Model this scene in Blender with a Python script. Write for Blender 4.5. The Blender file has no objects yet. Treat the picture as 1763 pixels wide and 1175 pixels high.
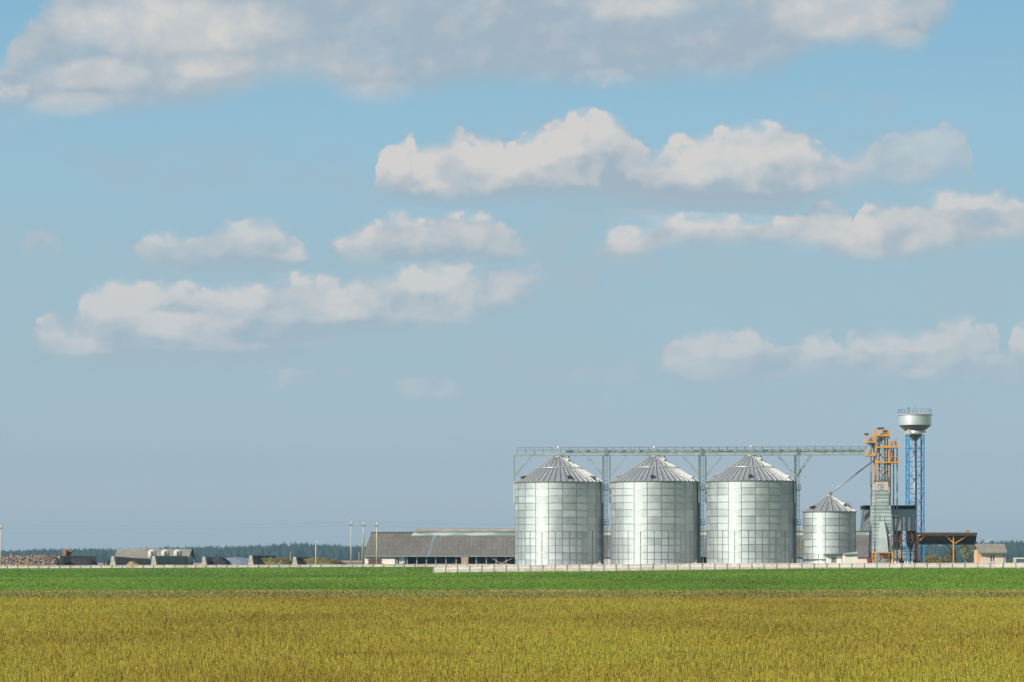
import bpy, math, random
import numpy as np
from mathutils import Vector, Matrix
R_ = math.radians
random.seed(7)
rng = np.random.default_rng(11)
SC = bpy.context.scene
COL = SC.collection

# ------------------------------------------------------------------ camera
F = 5387.0            # focal length in pixels of a 1763 px wide frame
HC = 3.0              # eye height over the crop field
CX, HY = 881.5, 962.0 # principal column, horizon row
cam_data = bpy.data.cameras.new("camera")
cam_data.sensor_width = 36.0
cam_data.lens = 36.0 * F / 1763.0
cam_data.shift_y = (HY - 587.5) / 1763.0
cam_data.clip_start = 0.5
cam_data.clip_end = 20000.0
cam = bpy.data.objects.new("camera", cam_data)
COL.objects.link(cam)
cam.location = (0, 0, HC)
cam.rotation_euler = (R_(90), 0, 0)
SC.camera = cam

def PX(px, Y): return (px - CX) * Y / F
def PZ(py, Y): return HC + (HY - py) * Y / F
def P(px, py, Y): return (PX(px, Y), Y, PZ(py, Y))

# ------------------------------------------------------------------ render / view
SC.view_settings.view_transform = 'Standard'
SC.view_settings.look = 'None'
SC.view_settings.gamma = 1.0
SC.view_settings.exposure = 0.22
SC.cycles.max_bounces = 6
SC.cycles.diffuse_bounces = 2
SC.cycles.glossy_bounces = 3
SC.cycles.volume_bounces = 0
SC.cycles.transparent_max_bounces = 8
SC.cycles.use_denoising = True
SC.cycles.denoiser = 'OPENIMAGEDENOISE'
SC.cycles.denoising_input_passes = 'RGB_ALBEDO_NORMAL'
SC.cycles.denoising_prefilter = 'ACCURATE'
SC.cycles.sample_clamp_indirect = 4.0

# ------------------------------------------------------------------ sun and sky
SUN_EL, SUN_AZ = R_(33), R_(232)     # azimuth clockwise from +Y
SUN_DIR = Vector((math.sin(SUN_AZ)*math.cos(SUN_EL), math.cos(SUN_AZ)*math.cos(SUN_EL), math.sin(SUN_EL)))
sl = bpy.data.lights.new("sun", 'SUN')
sl.energy = 4.8
sl.angle = R_(0.53)
sl.color = (1.0, 0.93, 0.82)
so = bpy.data.objects.new("sun", sl)
COL.objects.link(so)
so.rotation_euler = (-SUN_DIR).to_track_quat('-Z', 'Y').to_euler()
so.location = (-60, -20, 90)

class NT:
    """small expression helper over a node tree"""
    def __init__(s, tree): s.t = tree
    def new(s, k, **kw):
        n = s.t.nodes.new(k)
        for a, b in kw.items(): setattr(n, a, b)
        return n
    def inp(s, sock, v):
        if isinstance(v, V): s.t.links.new(v.s, sock)
        elif isinstance(v, bpy.types.NodeSocket): s.t.links.new(v, sock)
        else: sock.default_value = v
    def math(s, op, *a, clamp=False):
        n = s.new('ShaderNodeMath', operation=op); n.use_clamp = clamp
        for i, v in enumerate(a): s.inp(n.inputs[i], v)
        return V(s, n.outputs[0])
    def sstep(s, a, b, x, lo=0.0, hi=1.0):
        n = s.new('ShaderNodeMapRange', interpolation_type='SMOOTHSTEP')
        for i, v in ((0, x), (1, a), (2, b), (3, lo), (4, hi)): s.inp(n.inputs[i], v)
        return V(s, n.outputs[0])
    def comb(s, x, y, z):
        n = s.new('ShaderNodeCombineXYZ')
        for i, v in enumerate((x, y, z)): s.inp(n.inputs[i], v)
        return V(s, n.outputs[0])
    def sep(s, v):
        n = s.new('ShaderNodeSeparateXYZ'); s.inp(n.inputs[0], v)
        return [V(s, o) for o in n.outputs]
    def noise(s, vec, scale=1.0, detail=3.0, rough=0.5, dist=0.0, color=False):
        n = s.new('ShaderNodeTexNoise')
        s.inp(n.inputs['Vector'], vec)
        n.inputs['Scale'].default_value = scale; n.inputs['Detail'].default_value = detail
        n.inputs['Roughness'].default_value = rough; n.inputs['Distortion'].default_value = dist
        return V(s, n.outputs['Color' if color else 'Fac'])
    def mix(s, f, a, b):
        n = s.new('ShaderNodeMix', data_type='RGBA')
        s.inp(n.inputs[0], f)
        for i, v in ((6, a), (7, b)):
            if isinstance(v, tuple) and len(v) == 3: v = v + (1.0,)
            s.inp(n.inputs[i], v)
        return V(s, n.outputs[2])
    def mul(s, f, a, b):
        m = s.mix(f, a, b); m.s.node.blend_type = 'MULTIPLY'; return m
    def ramp(s, x, stops, interp='LINEAR'):
        n = s.new('ShaderNodeValToRGB'); cr = n.color_ramp; cr.interpolation = interp
        s.inp(n.inputs[0], x)
        while len(cr.elements) > 1: cr.elements.remove(cr.elements[-1])
        for i, (p, c) in enumerate(stops):
            e = cr.elements[0] if i == 0 else cr.elements.new(p)
            e.position = p; e.color = tuple(c) + (1.0,) if len(c) == 3 else c
        return V(s, n.outputs[0])
    def curve(s, x, pts, x0, x1, y0, y1):
        n = s.new('ShaderNodeFloatCurve')
        c = n.mapping.curves[0]
        pp = sorted(((px - x0) / (x1 - x0), (py - y0) / (y1 - y0)) for px, py in pts)
        c.points[0].location = (max(0, pp[0][0]), pp[0][1]); c.points[1].location = (min(1, pp[-1][0]), pp[-1][1])
        for a, b in pp[1:-1]: c.points.new(a, b)
        for q in c.points: q.handle_type = 'AUTO'
        n.mapping.extend = 'HORIZONTAL'; n.mapping.use_clip = False
        n.mapping.update()
        s.inp(n.inputs['Value'], (x - x0) / (x1 - x0))
        return V(s, n.outputs[0]) * (y1 - y0) + y0

class V:
    def __init__(s, nt, sock): s.nt, s.s = nt, sock
    def __add__(s, o): return s.nt.math('ADD', s, o)
    __radd__ = __add__
    def __sub__(s, o): return s.nt.math('SUBTRACT', s, o)
    def __rsub__(s, o): return s.nt.math('SUBTRACT', o, s)
    def __mul__(s, o): return s.nt.math('MULTIPLY', s, o)
    __rmul__ = __mul__
    def __truediv__(s, o): return s.nt.math('DIVIDE', s, o)
    def __rtruediv__(s, o): return s.nt.math('DIVIDE', o, s)
    def mx(s, o): return s.nt.math('MAXIMUM', s, o)
    def mn(s, o): return s.nt.math('MINIMUM', s, o)

def build_world():
    w = bpy.data.worlds.new("World"); SC.world = w; w.use_nodes = True
    t = w.node_tree; t.nodes.clear(); n = NT(t)
    out = n.new('ShaderNodeOutputWorld'); bg = n.new('ShaderNodeBackground')
    t.links.new(bg.outputs[0], out.inputs[0])
    sky = n.new('ShaderNodeTexSky', sky_type='NISHITA')
    sky.sun_disc = False; sky.sun_elevation = SUN_EL; sky.sun_rotation = SUN_AZ
    sky.altitude = 0; sky.air_density = 1.0; sky.dust_density = 0.6; sky.ozone_density = 1.5
    tc = n.new('ShaderNodeTexCoord')
    d = V(n, tc.outputs['Generated'])
    dx, dy, dz = n.sep(d)
    # elevation tint: keeps the low sky as blue as it is on a clear, slightly hazy day
    tint = n.ramp(dz.mx(0.0), SKY_TINT)
    skyc = n.mul(1.0, V(n, sky.outputs[0]), tint)
    # direction -> angular coordinates in tenths of milliradians around the north (+Y) horizon
    ady = n.math('ABSOLUTE', dy).mx(0.03)
    u = dx / ady * F + CX
    v = HY - dz / ady * F
    p = n.comb(u * 0.01, v * 0.01, dy * 0.0)
    pl = n.comb(u * 0.01, v * 0.016, 3.7)
    wn = n.sep(n.noise(p, 1.1, 3.5, 0.5, color=True))
    wn2 = n.sep(n.noise(p, 4.6, 5, 0.6, color=True))
    uw = u + (wn[0] - 0.5) * 46 + (wn2[0] - 0.5) * 16
    vw = v + (wn[1] - 0.5) * 30 + (wn2[1] - 0.5) * 13
    f0 = n.noise(n.comb(uw * 0.01, vw * 0.012, 1.3), 1.7, 6, 0.55)
    g0 = n.noise(n.comb(uw * 0.01, vw * 0.012, 5.3), 1.5, 2.5, 0.45)
    g1 = n.noise(n.comb((uw - 16) * 0.01, (vw - 16) * 0.012, 5.3), 1.5, 2.5, 0.45)
    relief = (g0 - g1)
    thin = n.noise(pl, 0.9, 4, 0.6)
    ew = n.noise(n.comb(u * 0.01, v * 0.01, 9.1), 2.2, 3, 0.5)   # how crisp the rim is
    def blob(cx, cy, rx, ry, a, uu=uw, vv=vw):
        X = (uu - cx) * (1.0 / rx); Y = (vv - cy) * (1.0 / ry)
        return n.sstep(1.0, 0.15, X * X + Y * Y, 0.0, a)
    alpha = None; lit = None
    for row in CLOUD_ROWS:
        top = n.curve(uw, row['top'], -200, 2000, -200, 800)
        bot = n.curve(uw, row['bot'], -200, 2000, -200, 800)
        h = bot - top
        st = row.get('st', 9)
        a = n.sstep(0.0, n.sstep(0.35, 0.62, ew, st * 1.0, st * 5.0), vw - top) * n.sstep(0.0, row.get('sb', 60), bot - v)
        a = a * n.sstep(2.0, 26.0, h)
        if 'fade' in row: a = a * n.curve(u, row['fade'], -200, 2000, 0, 1)
        a = a * n.sstep(0.28, 0.55, thin, row.get('thin', 0.8), 1.0)
        s = (vw - top) / h.mx(20.0)
        l = n.sstep(row.get('l1', 0.95), row.get('l0', 0.2), s + relief * row.get('rk', -1.5) + (f0 - 0.5) * row.get('fk', -1.0))
        l = l * row.get('lk', 1.0)
        if alpha is None: alpha, lit = a, l
        else:
            lit = lit * (1.0 - a) + l * a
            alpha = alpha.mx(a)
    for b in CLOUD_BLOBS:
        a = blob(*b[:5]) * n.sstep(0.3, 0.6, f0)
        lit = lit * (1.0 - a) + a * b[5]
        alpha = alpha.mx(a)
    for b in LIT_BLOBS:
        lit = lit + blob(*b)
    lit = lit * n.sstep(0.25, 0.7, f0, 0.86, 1.1)
    veil = n.sstep(0.42, 0.72, n.noise(n.comb(u * 0.01, v * 0.022, 7.7), 0.38, 5, 0.6)) * n.sstep(60, 300, v) * 0.42
    alpha = alpha + veil * (1.0 - alpha)
    inwin = n.sstep(-320, -120, u) * n.sstep(2080, 1880, u)
    # scattered cloud in the rest of the sky (beside, above and behind)
    q = n.comb(dx / (dz.mx(0.0) + 0.12), dy / (dz.mx(0.0) + 0.12), 0.0)
    g = n.noise(q, 0.9, 6, 0.55)
    ga = n.sstep(0.50, 0.62, g) * n.sstep(0.02, 0.2, dz)
    gl = n.sstep(0.75, 0.55, g)
    inw2 = inwin * n.sstep(0.26, 0.21, dz) * n.sstep(0.0, 0.1, n.math('ABSOLUTE', dy))
    alpha = alpha * inw2 + ga * 0.9 * (1.0 - inw2)
    lit = n.math('ADD', lit * inw2 + gl * (1.0 - inw2), 0.0, clamp=True)
    # clouds low in the sky are seen through more air
    air = n.sstep(0.0, 0.17, dz)
    alpha = n.math('MULTIPLY', alpha, n.sstep(0.0, 0.11, dz, 0.35, 0.97), clamp=True)
    ccol = n.mix(lit, n.mix(air, C_GREY_LOW, C_GREY), n.mix(air, C_LIT_LOW, C_LIT))
    skys = n.new('ShaderNodeVectorMath', operation='SCALE')
    t.links.new(skyc.s, skys.inputs[0]); skys.inputs['Scale'].default_value = SKY_STRENGTH / TINT_K * EXK
    # the two sides of this stretch of sky are about equally bright
    even = n.new('ShaderNodeVectorMath', operation='SCALE'); t.links.new(skys.outputs[0], even.inputs[0])
    n.inp(even.inputs['Scale'], 1.0 - dx * 0.40)
    final = n.mix(alpha, V(n, even.outputs[0]), ccol)
    # the lookup itself is in output units, so undo the strength here
    sc2 = n.new('ShaderNodeVectorMath', operation='SCALE')
    t.links.new(final.s, sc2.inputs[0]); sc2.inputs['Scale'].default_value = 1.0 / SKY_STRENGTH
    t.links.new(sc2.outputs[0], bg.inputs[0]); bg.inputs[1].default_value = SKY_STRENGTH
    w.cycles.sampling_method = 'MANUAL'; w.cycles.sample_map_resolution = 256

SKY_STRENGTH = 0.1
TINT_K = 0.6
EXK = 0.875   # the sky keeps its look under the raised exposure
SKY_TINT = [(p, tuple(c * TINT_K for c in t)) for p, t in (
 (0.0013, (0.81, 1.04, 1.57)), (0.0115, (0.685, 0.89, 1.38)), (0.0301, (0.62, 0.765, 1.155)), (0.0634, (0.69, 0.79, 0.98)),
 (0.0946, (0.77, 0.871, 0.954)), (0.122, (0.835, 0.974, 1.002)), (0.1401, (0.854, 1.032, 1.055)), (0.158, (0.84, 1.055, 1.065)),
 (0.1754, (0.83, 1.08, 1.10)), (0.4, (0.9, 1.1, 1.15)))]
C_LIT, C_GREY = (0.56, 0.548, 0.535), (0.312, 0.390, 0.460)
C_LIT_LOW, C_GREY_LOW = (0.525, 0.530, 0.538), (0.318, 0.403, 0.466)
CLOUD_ROWS = [
 dict(top=[(-200, -150), (-60, 130), (0, 90), (25, 50), (60, 10), (110, -60), (150, -150), (1580, -150), (1620, -60), (1680, 10), (1760, 20), (2000, 20)],
      bot=[(-200, 215), (0, 212), (100, 222), (200, 218), (320, 208), (400, 190), (480, 165), (560, 170), (620, 195), (700, 190), (800, 172), (880, 165), (1000, 172), (1100, 168), (1200, 160), (1330, 150), (1390, 118), (1500, 105), (1560, 112), (1620, 70), (1680, 20), (1760, 10), (2000, 10)],
      st=14, sb=60, l0=-0.2, l1=1.1, lk=0.35, rk=-2.0, fk=-2.2, thin=0.8),
 dict(top=[(-200, 340), (560, 340), (630, 330), (642, 280), (655, 250), (680, 238), (703, 222), (712, 240), (735, 235), (770, 228), (792, 214), (805, 226), (832, 222), (868, 240), (900, 222), (950, 198), (980, 184), (1030, 182), (1060, 192), (1078, 218), (1095, 232), (1120, 245), (1160, 228), (1205, 218), (1250, 202), (1285, 195), (1330, 204), (1365, 213), (1400, 235), (1440, 260), (1475, 252), (1510, 226), (1550, 208), (1600, 210), (1655, 202), (1668, 250), (1685, 300), (1720, 330), (2000, 330)],
      bot=[(-200, 340), (560, 340), (640, 345), (700, 368), (850, 370), (1000, 362), (1100, 375), (1200, 388), (1350, 385), (1440, 352), (1500, 338), (1560, 345), (1600, 338), (1660, 322), (1720, 330), (2000, 330)],
      st=9, sb=50, l0=0.15, l1=1.1, lk=0.74, fade=[(-200, 1), (1380, 1), (1500, .7), (1660, .65), (2000, .65)]),
 dict(top=[(-200, 445), (200, 445), (222, 428), (250, 402), (290, 384), (315, 390), (330, 404), (350, 396), (375, 374), (420, 370), (465, 358), (480, 376), (520, 400), (548, 438), (560, 425), (575, 400), (610, 382), (660, 365), (690, 354), (720, 364), (780, 357), (840, 349), (850, 365), (880, 392), (940, 425), (1000, 420), (1040, 396), (1100, 378), (1130, 366), (1200, 361), (1290, 367), (1350, 361), (1400, 345), (1440, 334), (1462, 350), (1466, 372), (1480, 342), (1500, 335), (1550, 336), (1580, 342), (1620, 322), (1670, 309), (1720, 315), (1750, 324), (1790, 350), (2000, 380)],
      bot=[(-200, 440), (200, 440), (230, 455), (270, 485), (400, 488), (520, 482), (545, 455), (560, 445), (590, 468), (700, 476), (800, 478), (900, 465), (940, 435), (1000, 440), (1060, 474), (1090, 470), (1150, 450), (1250, 448), (1350, 440), (1400, 446), (1440, 462), (1500, 472), (1600, 462), (1700, 444), (1763, 430), (2000, 395)],
      st=9, sb=44, l0=0.15, l1=1.2, lk=0.72, fade=[(-200, .88), (540, .88), (560, .95), (2000, .92)]),
 dict(top=[(-200, 600), (20, 600), (50, 575), (65, 540), (85, 525), (97, 530), (112, 555), (125, 530), (140, 500), (160, 482), (210, 470), (250, 473), (330, 478), (400, 487), (430, 475), (480, 470), (540, 467), (580, 475), (620, 462), (700, 457), (760, 448), (800, 446), (850, 455), (880, 447), (905, 440), (930, 448), (960, 480), (1000, 560), (1060, 620), (1120, 620), (1140, 592), (1170, 568), (1210, 558), (1245, 550), (1262, 562), (1280, 549), (1310, 570), (1340, 583), (1360, 582), (1390, 566), (1430, 560), (1445, 582), (1470, 558), (1510, 552), (1550, 552), (1568, 568), (1600, 545), (1640, 533), (1663, 520), (1674, 548), (1710, 552), (1722, 592), (1740, 560), (1763, 538), (2000, 550)],
      bot=[(-200, 600), (20, 600), (50, 612), (90, 640), (150, 652), (250, 648), (400, 650), (500, 640), (600, 606), (700, 596), (800, 586), (870, 562), (930, 525), (960, 488), (1000, 560), (1060, 620), (1130, 655), (1180, 690), (1300, 695), (1400, 675), (1500, 680), (1600, 685), (1763, 680), (2000, 675)],
      st=9, sb=56, l0=0.15, l1=1.1, lk=0.72, fade=[(-200, .95), (1000, .95), (1100, .9), (2000, .9)]),
]
CLOUD_BLOBS = [  # u, v, ru, rv, alpha, lit
 (490, 650, 65, 28, .8, .6), (565, 642, 60, 20, .7, .6), (735, 668, 75, 28, .8, .6), (1030, 690, 55, 16, .6, .6), (1050, 645, 90, 26, .6, .5),
 (70, 422, 52, 32, .7, .5), (640, 585, 260, 40, .35, .1), (330, 455, 190, 34, .35, .25), (1300, 445, 190, 34, .4, .15), (1200, 352, 300, 42, .55, .1), (950, 432, 170, 70, .45, .2), (1150, 445, 220, 44, .45, .15), (300, 610, 330, 40, .45, .05), (1350, 660, 260, 44, .4, .1), (1250, 640, 160, 50, .3, .1), (1600, 655, 220, 30, .3, .2), (1000, 440, 110, 90, .45, .15), (250, 715, 45, 18, .25, .4), (560, 760, 90, 30, .25, .4), (150, 715, 120, 40, .2, .2),
 (1445, 168, 80, 18, .3, .3), (1040, 138, 62, 24, .7, .8), (1520, 190, 50, 28, .4, .3), (15, 150, 42, 36, .8, .8), (5, 95, 30, 60, .0, .5), (820, 690, 120, 20, .25, .35), (1180, 730, 200, 40, .2, .3), (190, 435, 40, 15, .25, .2),
]
LIT_BLOBS = [
 (300, 40, 260, 60, .65), (160, 128, 110, 34, .55), (120, 183, 90, 28, .55), (370, 112, 90, 26, .3), (640, 165, 90, 26, .35), (1090, 8, 120, 30, .5), (1450, 20, 150, 60, .6), (1560, 70, 60, 22, .4), (310, 560, 95, 28, .55),
 (430, 120, 300, 60, .2),
 # lobes turned to the sun, and the shaded hollows and bases between them
 (700, 275, 75, 52, .45), (800, 292, 85, 70, .3), (930, 250, 75, 40, .4), (1020, 200, 80, 28, .45), (880, 285, 110, 28, .3), (1010, 245, 70, 34, .3),
 (1180, 242, 75, 45, .45), (1290, 216, 75, 28, .45), (1170, 300, 100, 22, .35), (1240, 270, 90, 40, .25), (1600, 250, 80, 36, .3), (1560, 300, 50, 30, .2),
 (1075, 300, 70, 55, -.4), (1370, 300, 90, 40, -.3), (950, 340, 330, 26, -.4), (1300, 350, 240, 26, -.5),
 (290, 408, 65, 20, .5), (440, 395, 80, 30, .4), (520, 440, 50, 14, .35), (700, 372, 80, 22, .4), (612, 402, 55, 32, .4), (800, 365, 65, 16, .4),
 (1230, 380, 150, 18, .6), (1078, 408, 42, 34, .5), (1460, 350, 60, 14, .35), (1640, 345, 90, 24, .5), (1482, 405, 55, 45, .45), (1385, 425, 38, 16, .4), (1720, 348, 70, 18, .3),
 (420, 455, 160, 20, -.25), (760, 445, 150, 22, -.25),
 (200, 512, 95, 52, .5), (330, 498, 120, 24, .4), (430, 505, 60, 34, .45), (530, 480, 75, 16, .4), (600, 520, 62, 42, .5), (720, 480, 90, 34, .4), (790, 466, 70, 22, .3),
 (95, 560, 40, 34, .3), (135, 597, 70, 18, .45), (300, 532, 62, 11, -.35), (480, 570, 120, 26, -.4), (665, 556, 70, 18, -.3), (400, 618, 300, 22, -.4),
 (1240, 588, 100, 30, .6), (1190, 630, 70, 28, .4), (1410, 598, 50, 28, .4), (1480, 600, 50, 24, .4), (1540, 588, 60, 28, .4), (1600, 585, 60, 24, .5), (1655, 558, 38, 30, .4), (1765, 585, 40, 40, .5),
 (1320, 625, 60, 22, -.25), (1400, 668, 340, 20, -.3), (1580, 640, 40, 10, .4),
 (1200, 380, 200, 30, .25), (1380, 280, 150, 60, .3),
]
# second-built measurement of the tint follows

build_world()

# ------------------------------------------------------------------ materials
MATS = {}
def new_mat(name):
    m = bpy.data.materials.new(name); m.use_nodes = True
    n = NT(m.node_tree)
    bs = m.node_tree.nodes['Principled BSDF']
    MATS[name] = m
    return m, n, bs
def coords(n): return V(n, n.new('ShaderNodeTexCoord').outputs['Object'])
def scaled(n, v, sx, sy, sz):
    m = n.new('ShaderNodeMapping'); n.inp(m.inputs[0], v); m.inputs['Scale'].default_value = (sx, sy, sz)
    return V(n, m.outputs[0])
def plain(name, col, rough=0.6, metal=0.0, var=0.25, scale=0.6, streak=0.0, spec=0.5, col2=None, bump=0.0):
    m, n, bs = new_mat(name)
    c = coords(n)
    a = n.noise(c, scale, 6, 0.6)
    b = n.noise(scaled(n, c, 3.0, 3.0, 0.35), scale * 1.5, 4, 0.6)
    dark = col2 or tuple(x * (1 - var) for x in col)
    light = tuple(min(1, x * (1 + var * 0.5)) for x in col)
    k = n.sstep(0.3, 0.7, a * (1 - streak) + b * streak)
    n.inp(bs.inputs['Base Color'], n.mix(k, dark, light))
    bs.inputs['Roughness'].default_value = rough; bs.inputs['Metallic'].default_value = metal
    bs.inputs['Specular IOR Level'].default_value = spec
    if bump:
        bn = n.new('ShaderNodeBump'); bn.inputs['Strength'].default_value = bump; bn.inputs['Distance'].default_value = 0.05
        n.inp(bn.inputs['Height'], n.noise(c, scale * 8, 5, 0.6)); n.t.links.new(bn.outputs[0], bs.inputs['Normal'])
    return m

def silo_steel(name, tone=(0.50, 0.535, 0.525), rough=0.61, ribs=0.10, amp=0.5, dent=0.055):
    """galvanised sheet: horizontal corrugation, dents and sheet to sheet differences"""
    m, n, bs = new_mat(name)
    c = coords(n); x, y, z = n.sep(c)
    pv = V(n, n.new('ShaderNodeAttribute', attribute_name='tint').outputs['Fac'])
    blot = n.noise(scaled(n, c, 1, 1, 0.45), 0.8, 5, 0.6)
    fine = n.noise(c, 6.0, 3, 0.6)
    base = n.mix(n.sstep(0.3, 0.7, pv * 0.35 + blot * 0.5 + fine * 0.15), tuple(t * 0.86 for t in tone), tuple(min(1, t * 1.1) for t in tone))
    n.inp(bs.inputs['Base Color'], base)
    bs.inputs['Metallic'].default_value = 0.72
    n.inp(bs.inputs['Roughness'], n.sstep(0.2, 0.8, blot * 0.8 + pv * 0.2, rough - 0.06, rough + 0.10))
    geo = n.new('ShaderNodeNewGeometry')
    ph = n.math('SINE', z * (2 * math.pi / ribs)) * amp
    w = n.noise(scaled(n, c, 1, 1, 1.3), 0.75, 2, 0.5, color=True)
    ws = n.new('ShaderNodeVectorMath', operation='SUBTRACT'); n.inp(ws.inputs[0], w); ws.inputs[1].default_value = (0.5, 0.5, 0.5)
    wm = n.new('ShaderNodeVectorMath', operation='MULTIPLY'); n.t.links.new(ws.outputs[0], wm.inputs[0]); wm.inputs[1].default_value = (dent*3, dent*3, dent*3)
    a1 = n.new('ShaderNodeVectorMath', operation='ADD'); n.t.links.new(geo.outputs['Normal'], a1.inputs[0]); n.t.links.new(wm.outputs[0], a1.inputs[1])
    a2 = n.new('ShaderNodeVectorMath', operation='ADD'); n.t.links.new(a1.outputs[0], a2.inputs[0]); n.inp(a2.inputs[1], n.comb(0.0, 0.0, ph))
    a3 = n.new('ShaderNodeVectorMath', operation='NORMALIZE'); n.t.links.new(a2.outputs[0], a3.inputs[0])
    n.t.links.new(a3.outputs[0], bs.inputs['Normal'])
    return m

M = {}
def setup_materials():
    M['silo'] = silo_steel('silo_wall_steel')
    M['roof_sheet'] = plain('roof_sheet_steel', (0.36, 0.37, 0.37), 0.5, 0.5, 0.25, 0.9, 0.6)
    M['roof_steel'] = plain('roof_steel', (0.60, 0.60, 0.58), 0.5, 0.55, 0.25, 0.9, 0.6)
    M['frame_steel'] = plain('frame_steel', (0.30, 0.35, 0.345), 0.5, 0.45, 0.3, 1.2, 0.4)
    M['dark_steel'] = plain('dark_steel', (0.09, 0.105, 0.10), 0.6, 0.3, 0.4, 1.5)
    M['seam'] = plain('seam_steel', (0.21, 0.25, 0.24), 0.5, 0.5, 0.3, 1.5)
    M['band'] = plain('band_steel', (0.62, 0.68, 0.66), 0.35, 0.9, 0.15, 1.5)
    M['dryer'] = silo_steel('dryer_sheet', (0.50, 0.56, 0.545), 0.6, 0.4, 0.12, 0.10)
    M['duct'] = plain('duct_sheet', (0.47, 0.50, 0.48), 0.55, 0.35, 0.15, 0.7, 0.3)
    M['bin_sheet'] = None
    m, n, bs = new_mat('corrugated_grey_sheet')
    c = coords(n); x, y, z = n.sep(c)
    s = n.math('SINE', (x + y) * (2 * math.pi / 0.42))
    col = n.mix(n.sstep(-0.2, 0.9, s), (0.30, 0.335, 0.34), (0.36, 0.40, 0.40))  # stripes paint light and shade of ribs on a flat sheet
    col = n.mul(n.sstep(0.45, 0.75, n.noise(scaled(n, c, 2, 2, 0.3), 0.8, 4, 0.6), 0, 0.5), col, (0.6, 0.6, 0.6))
    n.inp(bs.inputs['Base Color'], col); bs.inputs['Roughness'].default_value = 0.45; bs.inputs['Metallic'].default_value = 0.4
    M['bin_sheet'] = m
    M['orange'] = plain('orange_paint', (0.70, 0.305, 0.018), 0.45, 0.0, 0.3, 1.8, 0.5)
    M['rust'] = plain('rusty_iron', (0.20, 0.075, 0.025), 0.8, 0.1, 0.6, 1.5, 0.4)
    M['rust_light'] = plain('light_rust', (0.30, 0.155, 0.07), 0.8, 0.0, 0.5, 1.5, 0.4)
    M['blue'] = plain('blue_paint', (0.03, 0.22, 0.43), 0.45, 0.0, 0.2, 1.5, 0.4)
    M['red'] = plain('red_paint', (0.22, 0.05, 0.04), 0.6, 0.0, 0.3, 1.5)
    M['white_metal'] = plain('silver_white_paint', (0.74, 0.74, 0.72), 0.38, 0.7, 0.10, 0.5, 0.6)
    M['olive_metal'] = plain('dark_olive_underside', (0.15, 0.15, 0.11), 0.45, 0.3, 0.3, 0.8, 0.5)  # darker olive for the cone and funnel under the tank
    M['white'] = plain('white_plaster', (0.76, 0.67, 0.61), 0.85, 0, 0.15, 0.6, 0.3, 0.2)
    M['cream'] = plain('cream_plaster', (0.72, 0.55, 0.45), 0.85, 0, 0.2, 0.6, 0.3, 0.2)
    M['peach'] = plain('sunlit_peach_plaster', (0.62, 0.38, 0.25), 0.85, 0, 0.2, 0.6, 0.3, 0.2)
    M['pinkbrick'] = plain('pink_brick', (0.40, 0.24, 0.18), 0.9, 0, 0.35, 1.5, 0.3, 0.2)
    M['concrete'] = plain('concrete', (0.50, 0.46, 0.41), 0.9, 0, 0.3, 0.7, 0.4, 0.2)
    M['bunker'] = plain('shade_tone_concrete', (0.22, 0.20, 0.18), 0.9, 0, 0.6, 0.35, 0.6, 0.2)  # dark tone puts the shade of the wall sides into the colour
    M['bunker_end'] = plain('sunlit_tone_concrete', (0.54, 0.475, 0.40), 0.9, 0, 0.4, 1.0, 0.5, 0.2)  # paler copy, sunlight on the wall ends put into the colour
    # fence panels: pale top course with pierced pattern drawn in dark colour, plain course below
    m, n, bs = new_mat('fence_concrete')
    c = coords(n); x, y, z = n.sep(c)
    k = n.noise(c, 0.35, 5, 0.6)
    col = n.mix(n.sstep(0.3, 0.7, k), (0.52, 0.46, 0.40), (0.68, 0.62, 0.55))
    col = n.mul(n.sstep(0.5, 0.75, n.noise(scaled(n, c, 1.2, 1.2, 0.6), 2.5, 4, 0.7), 0, 0.7), col, (0.6, 0.57, 0.53))
    tt = V(n, n.new('ShaderNodeAttribute', attribute_name='tint').outputs['Fac'])
    col = n.mul(n.sstep(0.4, 0.1, tt), col, (0.42, 0.38, 0.34))
    n.inp(bs.inputs['Base Color'], col); bs.inputs['Roughness'].default_value = 0.9
    M['fence'] = m
    M['fence_post'] = plain('fence_post_concrete', (0.36, 0.33, 0.29), 0.9, 0, 0.35, 1.0, 0.3, 0.2)
    M['fence_low'] = plain('fence_low_course', (0.48, 0.42, 0.36), 0.9, 0, 0.25, 0.8, 0.3, 0.2)
    M['pole'] = plain('pole_concrete', (0.52, 0.46, 0.36), 0.85, 0, 0.25, 0.9, 0.3, 0.2)
    M['wood'] = plain('weathered_wood', (0.40, 0.30, 0.17), 0.85, 0, 0.3, 1.5, 0.3, 0.2)
    M['ceramic'] = plain('brown_insulator', (0.10, 0.07, 0.06), 0.4)
    # asbestos sheet roofs
    def asbestos(name, a, b):
        m, n, bs = new_mat(name)
        c = coords(n); x, y, z = n.sep(c)
        k = n.noise(scaled(n, c, 1.0, 1.0, 0.8), 1.6, 6, 0.65); k2 = n.noise(c, 0.12, 4, 0.6); k3 = n.noise(scaled(n, c, 3, 3, .7), 4.0, 3, 0.6)
        col = n.mix(n.sstep(0.3, 0.7, k * 0.35 + k2 * 0.2 + k3 * 0.45), a, b)
        row = n.math('FRACT', z * 1.15); col = n.mul(n.sstep(0.88, 0.97, row, 0, 0.35), col, (0.5, 0.5, 0.5))
        sh = n.math('FRACT', x * 0.885); col = n.mul(n.sstep(0.9, 0.98, sh, 0, 0.3), col, (0.55, 0.55, 0.55))
        cell = n.new('ShaderNodeTexWhiteNoise', noise_dimensions='3D')
        n.inp(cell.inputs[0], n.comb(n.math('FLOOR', x * 0.885), n.math('FLOOR', z * 1.15), 0.0))
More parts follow.
